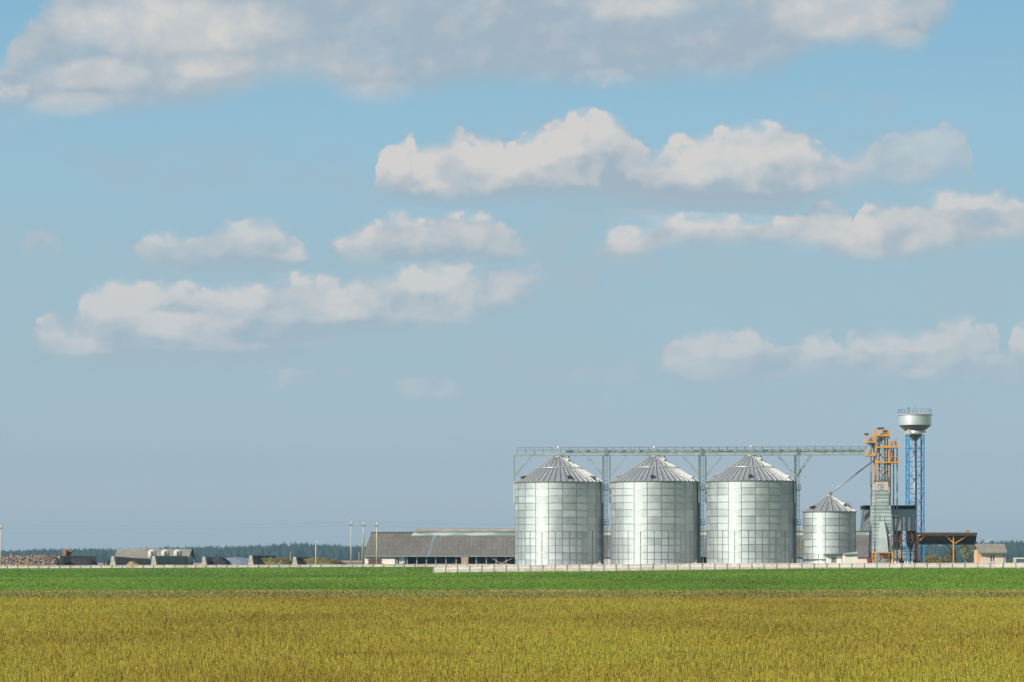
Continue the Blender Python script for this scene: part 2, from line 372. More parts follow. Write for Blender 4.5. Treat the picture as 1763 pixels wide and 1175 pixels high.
        col = n.mul(0.35, col, n.ramp(V(n, cell.outputs[0]), [(0, (0.7, 0.7, 0.7)), (0.9, (1.1, 1.1, 1.1)), (1, (1.3, 1.3, 1.3))]))
        moss = n.sstep(0.62, 0.7, n.noise(c, 0.5, 6, 0.7)); col = n.mix(moss * 0.35, col, (0.42, 0.40, 0.36))
        n.inp(bs.inputs['Base Color'], col); bs.inputs['Roughness'].default_value = 0.9
        bn = n.new('ShaderNodeBump'); bn.inputs['Strength'].default_value = 0.5; bn.inputs['Distance'].default_value = 0.05
        n.inp(bn.inputs['Height'], n.math('SINE', x * (2 * math.pi / 0.28))); n.t.links.new(bn.outputs[0], bs.inputs['Normal'])
        return m
    M['roof_grey'] = asbestos('asbestos_roof', (0.080, 0.072, 0.060), (0.185, 0.168, 0.140))
    M['roof_tan'] = asbestos('lichened_roof', (0.19, 0.165, 0.13), (0.33, 0.295, 0.235))
    M['roof_cap'] = plain('ridge_cap_sheet', (0.30, 0.265, 0.21), 0.85, 0, 0.35, 0.5, 0.3, 0.2)
    m, n, bs = new_mat('skylight_sheet')
    c = coords(n)
    n.inp(bs.inputs['Base Color'], n.mix(n.sstep(0.4, 0.6, n.noise(scaled(n, c, 0.12, 1, 1), 1.0, 3, 0.5)), (0.18, 0.25, 0.22), (0.38, 0.44, 0.415)))
    bs.inputs['Roughness'].default_value = 0.35
    M['skylight'] = m
    M['strip'] = plain('blue_grey_sheet', (0.19, 0.225, 0.24), 0.5, 0.2, 0.15)
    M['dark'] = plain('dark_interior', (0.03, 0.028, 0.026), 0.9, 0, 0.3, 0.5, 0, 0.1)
    M['curtain'] = plain('white_tarpaulin', (0.62, 0.62, 0.62), 0.6, 0, 0.15, 1.5, 0.6)
    M['glass'] = plain('window_glass', (0.10, 0.14, 0.18), 0.12, 0, 0.2, 0.5, 0, 0.8)
    m, n, bs = new_mat('pale_daylight_pane')
    tr = n.new('ShaderNodeBsdfTranslucent'); tr.inputs[0].default_value = (0.8, 0.8, 0.74, 1); bs.inputs['Base Color'].default_value = (0.6, 0.6, 0.55, 1)
    ms = n.new('ShaderNodeMixShader'); ms.inputs[0].default_value = 0.75
    n.t.links.new(bs.outputs[0], ms.inputs[1]); n.t.links.new(tr.outputs[0], ms.inputs[2]); n.t.links.new(ms.outputs[0], n.t.nodes['Material Output'].inputs[0])
    M['daylight_pane'] = m
    M['door_red_gable_shade'] = plain('maroon_door_gable_shade', (0.13, 0.035, 0.035), 0.7, 0, 0.2, 1.5)  # door paint, also the shaded tone of the gatehouse's right gable
    M['grey_sheet'] = plain('grey_blue_sheet', (0.27, 0.31, 0.35), 0.45, 0.2, 0.2, 0.5, 0.4)
    M['canopy'] = plain('dark_roof_underside', (0.05, 0.045, 0.045), 0.7, 0.1, 0.3, 0.6)
    M['tyre'] = plain('old_tyre_rubber', (0.02, 0.02, 0.022), 0.8, 0, 0.3, 2)
    M['silage'] = plain('overgrown_silage', (0.20, 0.165, 0.055), 0.95, 0, 0.7, 0.7, 0.1, 0.1, bump=0.8)
    M['straw'] = plain('yellow_straw', (0.36, 0.24, 0.09), 0.9, 0, 0.5, 1.2, 0, 0.1, bump=0.5)
    M['earth'] = plain('dark_shaded_earth', (0.045, 0.042, 0.040), 0.95, 0, 0.4, 1.2, 0, 0.1, bump=0.5)  # dark earth, deepened to carry the shade on the heap by the first wall
    M['bin_white'] = plain('dull_white_tank', (0.48, 0.46, 0.425), 0.7, 0, 0.2, 0.8, 0.5)
    M['film'] = plain('grey_film', (0.26, 0.28, 0.31), 0.45, 0, 0.4, 0.4, 0.2, 0.4)
    M['lamp'] = plain('cream_lamp_glass', (0.85, 0.68, 0.45), 0.4)
    M['blue_tarp'] = plain('light_blue_tarp', (0.30, 0.52, 0.70), 0.5)
    # wood heap: colour per log
    m, n, bs = new_mat('split_logs')
    a = V(n, n.new('ShaderNodeAttribute', attribute_name='tint').outputs['Fac'])
    k = n.noise(coords(n), 5, 4, 0.6)
    n.inp(bs.inputs['Base Color'], n.ramp(a * 0.8 + k * 0.2, [(0, (0.06, 0.045, 0.04)), (0.35, (0.15, 0.115, 0.10)), (0.6, (0.28, 0.185, 0.125)), (0.85, (0.46, 0.31, 0.18)), (1, (0.55, 0.43, 0.29))]))
    bs.inputs['Roughness'].default_value = 0.9; M['logs'] = m

    def veg(name, stops, patch=None, trans=0.35, pscale=0.05, pk=0.45):
        m, n, bs = new_mat(name)
        a = V(n, n.new('ShaderNodeAttribute', attribute_name='tint').outputs['Fac'])
        geo = n.new('ShaderNodeNewGeometry'); pos = V(n, geo.outputs['Position'])
        k = n.noise(scaled(n, pos, 1, 0.35, 1), pscale, 5, 0.6)
        k = n.sstep(0.3, 0.7, k)
        col = n.ramp(a * (1 - pk) + k * pk, stops)
        if patch: col = n.mix(n.sstep(0.55, 0.72, n.noise(scaled(n, pos, 0.5, 1.0, 1), pscale * 4, 5, 0.65), 0, patch[1]), col, patch[0])
        n.inp(bs.inputs['Base Color'], col); bs.inputs['Roughness'].default_value = 0.65; bs.inputs['Specular IOR Level'].default_value = 0.2
        tr = n.new('ShaderNodeBsdfTranslucent'); n.inp(tr.inputs[0], col)
        ms = n.new('ShaderNodeMixShader'); ms.inputs[0].default_value = trans
        n.t.links.new(bs.outputs[0], ms.inputs[1]); n.t.links.new(tr.outputs[0], ms.inputs[2])
        n.t.links.new(ms.outputs[0], n.t.nodes['Material Output'].inputs[0])
        return m
    M['crop'] = veg('ripening_crop', [(0.0, (0.13, 0.09, 0.014)), (0.25, (0.27, 0.205, 0.028)), (0.5, (0.385, 0.298, 0.042)), (0.70, (0.44, 0.365, 0.048)), (0.86, (0.31, 0.335, 0.038)), (1.0, (0.58, 0.49, 0.11))],
                    ((0.20, 0.115, 0.03), 0.55), 0.35, 0.05)
    M['grass'] = veg('field_grass', [(0.0, (0.075, 0.135, 0.014)), (0.3, (0.115, 0.205, 0.020)), (0.6, (0.155, 0.265, 0.026)), (0.85, (0.21, 0.33, 0.04)), (1, (0.34, 0.37, 0.08))], None, 0.3, 0.03, 0.5)
    M['verge'] = veg('dry_verge_grass', [(0.0, (0.12, 0.11, 0.02)), (0.3, (0.26, 0.20, 0.06)), (0.55, (0.25, 0.25, 0.05)), (0.75, (0.30, 0.26, 0.07)), (1, (0.42, 0.38, 0.13))], None, 0.3, 0.08, 0.5)
    M['forest'] = veg('distant_forest', [(0.0, (0.012, 0.026, 0.012)), (0.5, (0.022, 0.048, 0.018)), (0.85, (0.045, 0.07, 0.024)), (1, (0.085, 0.09, 0.035))], None, 0.15, 0.01, 0.4)
    M['willow'] = veg('grey_green_leaves', [(0.0, (0.10, 0.12, 0.06)), (0.5, (0.20, 0.23, 0.12)), (1, (0.40, 0.42, 0.28))], None, 0.3, 0.3, 0.3)
    M['gold'] = veg('golden_leaves', [(0.0, (0.14, 0.12, 0.03)), (0.5, (0.30, 0.24, 0.05)), (1, (0.48, 0.36, 0.10))], None, 0.3, 0.3, 0.3)
    M['green'] = veg('green_leaves', [(0.0, (0.04, 0.07, 0.02)), (0.5, (0.09, 0.13, 0.03)), (1, (0.20, 0.22, 0.06))], None, 0.3, 0.3, 0.3)
    M['brownleaf'] = veg('brown_green_leaves', [(0.0, (0.08, 0.06, 0.03)), (0.5, (0.17, 0.13, 0.06)), (1, (0.28, 0.24, 0.11))], None, 0.3, 0.3, 0.3)
    M['bark'] = plain('bark', (0.22, 0.17, 0.12), 0.9, 0, 0.4, 2)
    # ground sheets
    m, n, bs = new_mat('field_ground')
    geo = n.new('ShaderNodeNewGeometry'); pos = V(n, geo.outputs['Position']); gx, gy, gz = n.sep(pos)
    k = n.noise(scaled(n, pos, 1, 0.4, 1), 0.05, 6, 0.65); k2 = n.noise(pos, 1.2, 4, 0.6)
    green = n.ramp(k * 0.5 + k2 * 0.5, [(0.3, (0.09, 0.16, 0.018)), (0.5, (0.13, 0.22, 0.024)), (0.7, (0.17, 0.29, 0.035))])
    soil = n.ramp(k2, [(0.3, (0.07, 0.055, 0.018)), (0.7, (0.15, 0.12, 0.03))])
    edge = n.noise(pos, 0.15, 4, 0.6) * 6
    far = n.ramp(k2 * 0.5 + k * 0.5, [(0.35, (0.14, 0.13, 0.05)), (0.65, (0.22, 0.20, 0.09))])
    col = n.mix(n.sstep(276, 282, gy + edge), soil, green)
    col = n.mix(n.sstep(700, 1500, gy), col, far)
    n.inp(bs.inputs['Base Color'], col); bs.inputs['Roughness'].default_value = 0.95; bs.inputs['Specular IOR Level'].default_value = 0.1
    M['ground'] = m
    M['yard'] = plain('yard_gravel', (0.36, 0.32, 0.26), 0.95, 0, 0.3, 0.3, 0, 0.1)
setup_materials()

# ------------------------------------------------------------------ mesh building
class MB:
    def __init__(s): s.v = []; s.f = []; s.t = []; s.sm = []
    def add(s, verts, faces, tint=0.5, smooth=False):
        b = len(s.v); s.v += [tuple(map(float, v)) for v in verts]
        for f in faces: s.f.append(tuple(b + i for i in f)); s.t.append(tint); s.sm.append(smooth)
        return s
    def hexa(s, c, tint=0.5):   # 8 corners: bottom ring then top ring
        return s.add(c, [(0, 3, 2, 1), (4, 5, 6, 7), (0, 1, 5, 4), (1, 2, 6, 5), (2, 3, 7, 6), (3, 0, 4, 7)], tint)
    def box(s, x0, x1, y0, y1, z0, z1, tint=0.5):
        return s.hexa([(x0, y0, z0), (x1, y0, z0), (x1, y1, z0), (x0, y1, z0), (x0, y0, z1), (x1, y0, z1), (x1, y1, z1), (x0, y1, z1)], tint)
    def bar(s, a, b, w, h=None, tint=0.5):
        a, b = Vector(a), Vector(b); h = h or w; d = (b - a).normalized()
        up = Vector((0, 0, 1)) if abs(d.z) < 0.95 else Vector((0, 1, 0))
        x = d.cross(up).normalized() * (w / 2); y = x.cross(d).normalized() * (h / 2)
        return s.hexa([a - x - y, a + x - y, a + x + y, a - x + y, b - x - y, b + x - y, b + x + y, b - x + y], tint)
    def tube(s, a, b, r, n=10, r2=None, cap=True, tint=0.5):
        a, b = Vector(a), Vector(b); d = (b - a).normalized(); r2 = r if r2 is None else r2
        up = Vector((0, 0, 1)) if abs(d.z) < 0.95 else Vector((0, 1, 0))
        x = d.cross(up).normalized(); y = x.cross(d).normalized()
        vs = []
        for c, rr in ((a, r), (b, r2)):
            for i in range(n):
                t = 2 * math.pi * i / n; vs.append(c + (x * math.cos(t) + y * math.sin(t)) * rr)
        base = len(s.v)
        s.add(vs, [(i, (i + 1) % n, n + (i + 1) % n, n + i) for i in range(n)], tint, True)
        if cap: s.f += [tuple(base + i for i in reversed(range(n))), tuple(base + n + i for i in range(n))]; s.t += [tint] * 2; s.sm += [False] * 2
        return s
    def lathe(s, prof, c, n=48, tint=0.5, smooth=True, cap=True):
        cx, cy = c; vs = []; fs = []
        for r, z in prof:
            for i in range(n):
                t = 2 * math.pi * i / n; vs.append((cx + r * math.cos(t), cy + r * math.sin(t), z))
        for k in range(len(prof) - 1):
            for i in range(n):
                j = (i + 1) % n; fs.append((k * n + i, k * n + j, (k + 1) * n + j, (k + 1) * n + i))
        base = len(s.v); s.add(vs, fs, tint, smooth)
        if cap:
            s.f += [tuple(base + i for i in reversed(range(n))), tuple(base + (len(prof) - 1) * n + i for i in range(n))]; s.t += [tint] * 2; s.sm += [False] * 2
        return s
    def prism(s, poly, d, tint=0.5):   # poly 3D points, extruded along d
        n = len(poly); d = Vector(d); vs = [Vector(p) for p in poly]; vs += [p + d for p in vs]
        return s.add(vs, [tuple(reversed(range(n))), tuple(range(n, 2 * n))] + [(i, (i + 1) % n, n + (i + 1) % n, n + i) for i in range(n)], tint)
    def quad(s, a, b, c, d, tint=0.5): return s.add([a, b, c, d], [(0, 1, 2, 3)], tint)
    def build(s, name, mat, parent=None, **kw):
        off = ROOTLOC.get(parent.name, (0, 0, 0)) if parent else (0, 0, 0)
        me = bpy.data.meshes.new(name)
        me.from_pydata([(x - off[0], y - off[1], z - off[2]) for x, y, z in s.v], [], s.f)
        me.polygons.foreach_set('use_smooth', s.sm)
        at = me.attributes.new('tint', 'FLOAT', 'FACE'); at.data.foreach_set('value', s.t)
        me.materials.append(mat); me.update()
        o = bpy.data.objects.new(name, me); COL.objects.link(o)
        if parent:
            o.parent = parent; ROOTLOC[o.name] = off
        return tag(o, **kw)
ROOTLOC = {}
def tag(o, label=None, cat=None, group=None, kind=None):
    if label: o['label'] = label
    if cat: o['category'] = cat
    if group: o['group'] = group
    if kind: o['kind'] = kind
    return o
def thing(name, loc, label, cat, group=None):
    o = bpy.data.objects.new(name, None); COL.objects.link(o); o.location = loc; o.empty_display_size = 0.3
    ROOTLOC[o.name] = tuple(loc)
    return tag(o, label, cat, group)
def copy_tree(o, parent=None):
    c = o.copy(); COL.objects.link(c); c.parent = parent
    for ch in o.children: copy_tree(ch, c)
    return c

def np_mesh(name, verts, nper, tint, mat, parent=None, off=(0, 0, 0), normals_up=False):
    """verts (N,nper,3): N separate polygons of nper corners"""
    N = verts.shape[0]
    me = bpy.data.meshes.new(name)
    me.vertices.add(N * nper); me.vertices.foreach_set('co', (verts - np.array(off)).astype(np.float32).ravel())
    me.loops.add(N * nper); me.loops.foreach_set('vertex_index', np.arange(N * nper, dtype=np.int32))
    me.polygons.add(N); me.polygons.foreach_set('loop_start', np.arange(N, dtype=np.int32) * nper)
    me.update(calc_edges=True)
    at = me.attributes.new('tint', 'FLOAT', 'FACE'); at.data.foreach_set('value', tint.astype(np.float32))
    me.materials.append(mat)
    o = bpy.data.objects.new(name, me); COL.objects.link(o)
    if parent: o.parent = parent
    return o

# ------------------------------------------------------------------ ground
def sst(a, b, x):
    t = np.clip((x - a) / (b - a), 0, 1); return t * t * (3 - 2 * t)
def ground(X, Y):
    X = np.asarray(X, float); Y = np.asarray(Y, float)
    front = np.interp(X, [-13, 0, 14.5, 30.7, 46.7, 60.8, 78, 110], [0.60, 0.80, 0.90, 1.14, 1.33, 1.42, 1.43, 1.43])
    back_l = 1.06 + np.clip((X + 95) / 68.0, -0.3, 1) * 0.30
    back = back_l * (1 - sst(-13, 10, X)) + 1.5 * sst(-13, 10, X)
    z = front * sst(290, 470, Y) + (back - front) * sst(500, 560, Y)
    z = z + 0.10 * np.sin(X * 0.045 + 1.0) * np.sin(Y * 0.031) * sst(250, 330, Y) * (1 - sst(460, 480, Y))
    z = z - sst(800, 2600, Y) * 5.6
    return z
def gz(X, Y): return float(ground(X, Y))

def grid_sheet(name, xs, ys, zf, mat, **kw):
    X, Y = np.meshgrid(xs, ys); Z = zf(X, Y)
    nx, ny = len(xs), len(ys)
    v = np.stack([X, Y, Z], -1).reshape(-1, 3)
    f = [(j * nx + i, j * nx + i + 1, (j + 1) * nx + i + 1, (j + 1) * nx + i) for j in range(ny - 1) for i in range(nx - 1)]
    me = bpy.data.meshes.new(name); me.from_pydata(v.tolist(), [], f); me.materials.append(mat)
    me.polygons.foreach_set('use_smooth', [True] * len(f)); me.update()
    o = bpy.data.objects.new(name, me); COL.objects.link(o)
    return tag(o, **kw)
xs = np.concatenate([np.linspace(-6000, -300, 12), np.linspace(-260, 260, 105), np.linspace(300, 6000, 12)])
ys = np.concatenate([np.linspace(-3000, 0, 8), np.linspace(20, 270, 26), np.linspace(275, 700, 120), np.linspace(720, 3000, 60), np.linspace(3200, 9000, 12)])
grid_sheet('ground', xs, ys, ground, M['ground'], kind='structure')
grid_sheet('yard', np.linspace(-11, 120, 30), np.linspace(498, 660, 40), lambda X, Y: ground(X, Y) + 0.03, M['yard'], kind='structure')

# ------------------------------------------------------------------ vegetation of the fields
def in_view(n, y0, y1, margin=10.0, power=1.0):
    """random points in the wedge seen from the camera (wider, for a step aside)"""
    out = []
    need = n
    while need > 0:
        y = rng.uniform(y0, y1, need * 2); h = 0.168 * y + margin; hm = 0.168 * y1 + margin
        x = rng.uniform(-hm, hm, need * 2); k = np.abs(x) < h
        out.append(np.stack([x[k], y[k]], 1)); need -= int(k.sum())
    return np.concatenate(out)[:n]

def blades(P, z0, base_h, hvar, width, lean, nb, spread, tint, tintvar, zbase=0.0):
    """nb tapered blades per plant as quads (two narrow points at the tip)"""
    n = len(P); N = n * nb
    p = np.repeat(P, nb, 0); zz = np.repeat(z0, nb)
    a = rng.uniform(0, 2 * np.pi, N); r = rng.uniform(0, 1, N) ** 0.5 * spread
    x = p[:, 0] + np.cos(a) * r; y = p[:, 1] + np.sin(a) * r
    h = base_h * (1 + rng.normal(0, hvar, N)).clip(0.4, 1.7)
    la = rng.uniform(0, 2 * np.pi, N); ll = rng.uniform(0, lean, N)
    w = width if np.ndim(width) == 0 else np.repeat(width, nb)
    w = w * rng.uniform(0.6, 1.4, N)
    wa = rng.uniform(-1.0, 1.0, N)
    wx, wy = np.cos(wa) * w / 2, np.sin(wa) * w / 2
    tx, ty = x + np.cos(la) * ll, y + np.sin(la) * ll
    v = np.zeros((N, 4, 3))
    v[:, 0] = np.stack([x - wx, y - wy, zz + zbase], 1); v[:, 1] = np.stack([x + wx, y + wy, zz + zbase], 1)
    v[:, 2] = np.stack([tx + wx * 0.35, ty + wy * 0.35, zz + h], 1); v[:, 3] = np.stack([tx - wx * 0.35, ty - wy * 0.35, zz + h], 1)
    t = np.clip(np.repeat(tint, nb) + rng.normal(0, tintvar, N), 0, 1)
    return v, t
def leaves(P, z0, zlo, zhi, size, nl, spread, tint, tintvar):
    n = len(P); N = n * nl
    p = np.repeat(P, nl, 0); s = (size if np.ndim(size) == 0 else np.repeat(size, nl)) * rng.uniform(0.5, 1.5, N)
    c = np.stack([p[:, 0] + rng.normal(0, spread, N), p[:, 1] + rng.normal(0, spread, N), np.repeat(z0, nl) + rng.uniform(zlo, zhi, N)], 1)
    d1 = rng.normal(0, 1, (N, 3)); d1 /= np.linalg.norm(d1, axis=1)[:, None]
    d2 = rng.normal(0, 1, (N, 3)); d2 -= (d2 * d1).sum(1)[:, None] * d1; d2 /= np.linalg.norm(d2, axis=1)[:, None]
    a = d1 * s[:, None]; b = d2 * s[:, None] * 0.45
    v = np.stack([c - a * 0.5, c + b * 0.5, c + a * 0.5, c - b * 0.5], 1)
    return v, np.clip(np.repeat(tint, nl) + rng.normal(0, tintvar, N), 0, 1)

def crop_field():
    vs, ts = [], []
    for n, y0, y1 in ((62000, 40, 90), (43000, 90, 138), (29000, 138, 190)):
        Pp = in_view(n, y0, y1, 20)
        patch = 0.5 + 0.5 * np.sin(Pp[:, 0] * 0.9 + np.sin(Pp[:, 1] * 0.37) * 2) * np.sin(Pp[:, 1] * 0.21 + 1)
        H = 0.60 * (1 + rng.normal(0, 0.07, n)) * (0.96 + 0.06 * patch)
        sz = 0.030 * (0.75 + Pp[:, 1] / 110.0)
        g = rng.uniform(0.32, 0.78, n) + 0.10 * (1 - sst(50, 120, Pp[:, 1]))
        z0 = np.zeros(n)
        v, t = blades(Pp, z0, 0.60, 0.10, sz * 0.55, 0.11, 8, 0.14, g, 0.12, 0.12); vs.append(v); ts.append(t)
        v, t = leaves(Pp, z0, 0.25, 0.58, sz * 2.3, 4, 0.11, g * 0.9, 0.16); vs.append(v); ts.append(t)
        v, t = leaves(Pp, z0, 0.54, 0.66, sz * 1.3, 2, 0.09, g * 0.6 + 0.3, 0.22); vs.append(v); ts.append(t)
    v = np.concatenate(vs); t = np.concatenate(ts)
    o = np_mesh('ripening_crop', v, 4, t, M['crop']); tag(o, kind='stuff')
    tag(o, 'olive yellow ripening crop filling the foreground field', 'crop')
def verge():
    n = 20000; Pp = in_view(n, 188, 262, 20)
    hh = 0.40 - 0.22 * (Pp[:, 1] - 188) / 74.0
    v, t = blades(Pp, np.zeros(n), 1.0, 0.22, 0.11, 0.22, 5, 0.35, np.clip(rng.uniform(0.05, 0.65, n), 0, 1), 0.13)
    v[..., 2] *= np.repeat(hh, 5)[:, None]
    n = 11000; Pq = in_view(n, 262, 282, 20)
    v2, t2 = blades(Pq, ground(Pq[:, 0], Pq[:, 1]), 0.16, 0.25, 0.16, 0.15, 4, 0.4, rng.uniform(0.75, 1.0, n), 0.06)
    n = 3200; Pq = in_view(n, 190, 197, 20)
    v3, t3 = blades(Pq, np.zeros(n), 0.50, 0.2, 0.10, 0.25, 4, 0.3, rng.uniform(0.0, 0.4, n), 0.1)
    o = np_mesh('verge_grass', np.concatenate([v, v2, v3]), 4, np.concatenate([t, t2, t3]), M['verge'])
    tag(o, 'strip of dry brownish grass between the crop and the green field', 'grass', kind='stuff')
def grass_field():
    vs, ts = [], []
    for n, y0, y1 in ((60000, 279, 380), (51000, 380, 500), (24000, 500, 581)):
        Pp = in_view(n, y0, y1, 20)
        k = ~((Pp[:, 0] > -12.0) & (Pp[:, 1] > 497.5 - (Pp[:, 0] + 12.6) * 0.208 - 1.0))
        Pp = Pp[k]; n = len(Pp)
        lane = np.exp(-((Pp[:, 1] - 397 - Pp[:, 0] * 0.02) / 7.0) ** 2) * (Pp[:, 0] < 2)
        g = np.clip(rng.beta(5, 5, n) * 0.6 + 0.15 + lane * 1.3, 0, 1)
        v, t = blades(Pp, ground(Pp[:, 0], Pp[:, 1]) - 0.02, 0.11, 0.30, 0.13 * (0.6 + Pp[:, 1] / 500.0), 0.12, 5, 0.32, g, 0.06)
        vs.append(v); ts.append(t)
    o = np_mesh('field_grass', np.concatenate(vs), 4, np.concatenate(ts), M['grass'])
    tag(o, 'short bright green grass of the field in front of the farm', 'grass', kind='stuff')
crop_field(); verge(); grass_field()

# ------------------------------------------------------------------ distant forest
def forest():
    prof = [(-400, 944), (0, 947), (60, 945), (120, 945), (180, 944), (260, 943), (330, 941), (400, 939), (440, 937), (480, 936), (520, 935), (560, 937), (610, 938), (700, 938),
            (900, 940), (1200, 940), (1400, 938), (1560, 938), (1590, 937), (1620, 936), (1650, 933), (1680, 930), (1700, 932), (1740, 930), (1763, 932), (2160, 934)]
    px_ = np.array([p[0] for p in prof], float); py_ = np.array([p[1] for p in prof], float)
    vs, ts = [], []
    rows = 10
    for r in range(rows):
        Y = 3060 + r * 40.0; n = 470
        X = np.linspace(PX(-500, Y), PX(2260, Y), n) + rng.normal(0, 2.0, n); Yj = Y + rng.normal(0, 12, n)
        top = HC + (HY - np.interp(X * F / Yj + CX, px_, py_)) * Yj / F
        gb = ground(X, Yj)
        H = (top - gb) * (0.90 + 0.12 * r / (rows - 1)) * (1 + rng.normal(0.0, 0.03, n) + 0.03 * np.sin(X * 0.05))
        H *= np.where(rng.random(n) < 0.05, 1.05, 1.0)
        con = rng.random(n) < 0.55
        m = 46; N = n * m
        f = rng.random(N) ** 0.8                      # 0 top .. 1 base
        Hn = np.repeat(H, m); cn = np.repeat(con, m); rad = np.repeat(rng.uniform(2.0, 3.4, n), m)
        prof_r = np.where(cn, f * 0.95 + 0.05, np.sqrt(np.clip(1 - (1 - f * 1.5).clip(0, 1) ** 2, 0.02, 1)))
        ang = rng.uniform(0, 2 * np.pi, N); rr = rad * prof_r * rng.uniform(0.5, 1.0, N)
        cx = np.repeat(X, m) + np.cos(ang) * rr; cy = np.repeat(Yj, m) + np.sin(ang) * rr; cz = np.repeat(gb, m) + Hn * (1 - f * 0.92)
        c = np.stack([cx, cy, cz], 1)
        s = rng.uniform(0.9, 2.2, N)[:, None] * np.where(f < 0.15, 0.45, 1)[:, None]
        v = np.stack([c + rng.normal(0, 0.6, (N, 3)) * s for _ in range(3)], 1)
        NG = 6; cv = np.zeros((n, NG, 2, 3, 3))          # solid heart of each crown
        for g in range(NG):
            a0, a1 = 2 * np.pi * g / NG, 2 * np.pi * (g + 1) / NG; rd = 3.0
            e0 = np.stack([X + np.cos(a0) * rd, Yj + np.sin(a0) * rd, gb + 0.62 * H], 1); e1 = np.stack([X + np.cos(a1) * rd, Yj + np.sin(a1) * rd, gb + 0.62 * H], 1)
            cv[:, g, 0, 0], cv[:, g, 0, 1], cv[:, g, 0, 2] = e0, e1, np.stack([X, Yj, gb + H * 0.95], 1)
            cv[:, g, 1, 0], cv[:, g, 1, 1], cv[:, g, 1, 2] = e0, e1, np.stack([X, Yj, gb - H * 0.6], 1)
        vs.append(cv.reshape(-1, 3, 3)); ts.append(rng.uniform(0.1, 0.5, n * NG * 2))
        vs.append(v); ts.append(np.clip(np.repeat(rng.beta(2, 2.5, n), m) + rng.normal(0, 0.12, N), 0, 1))
        # trunks
    o = np_mesh('forest', np.concatenate(vs), 3, np.concatenate(ts), M['forest'])
    tag(o, 'long dark blue green forest along the horizon', 'forest', kind='stuff')
forest()

# ================================================================== SILOS
def YL(px): return 512.0 - (px - 1127.0) * 0.018     # the row of silos, slightly oblique
def rim(cx, cy, r, phi, z): return (cx + r * math.sin(phi), cy - r * math.cos(phi), z)

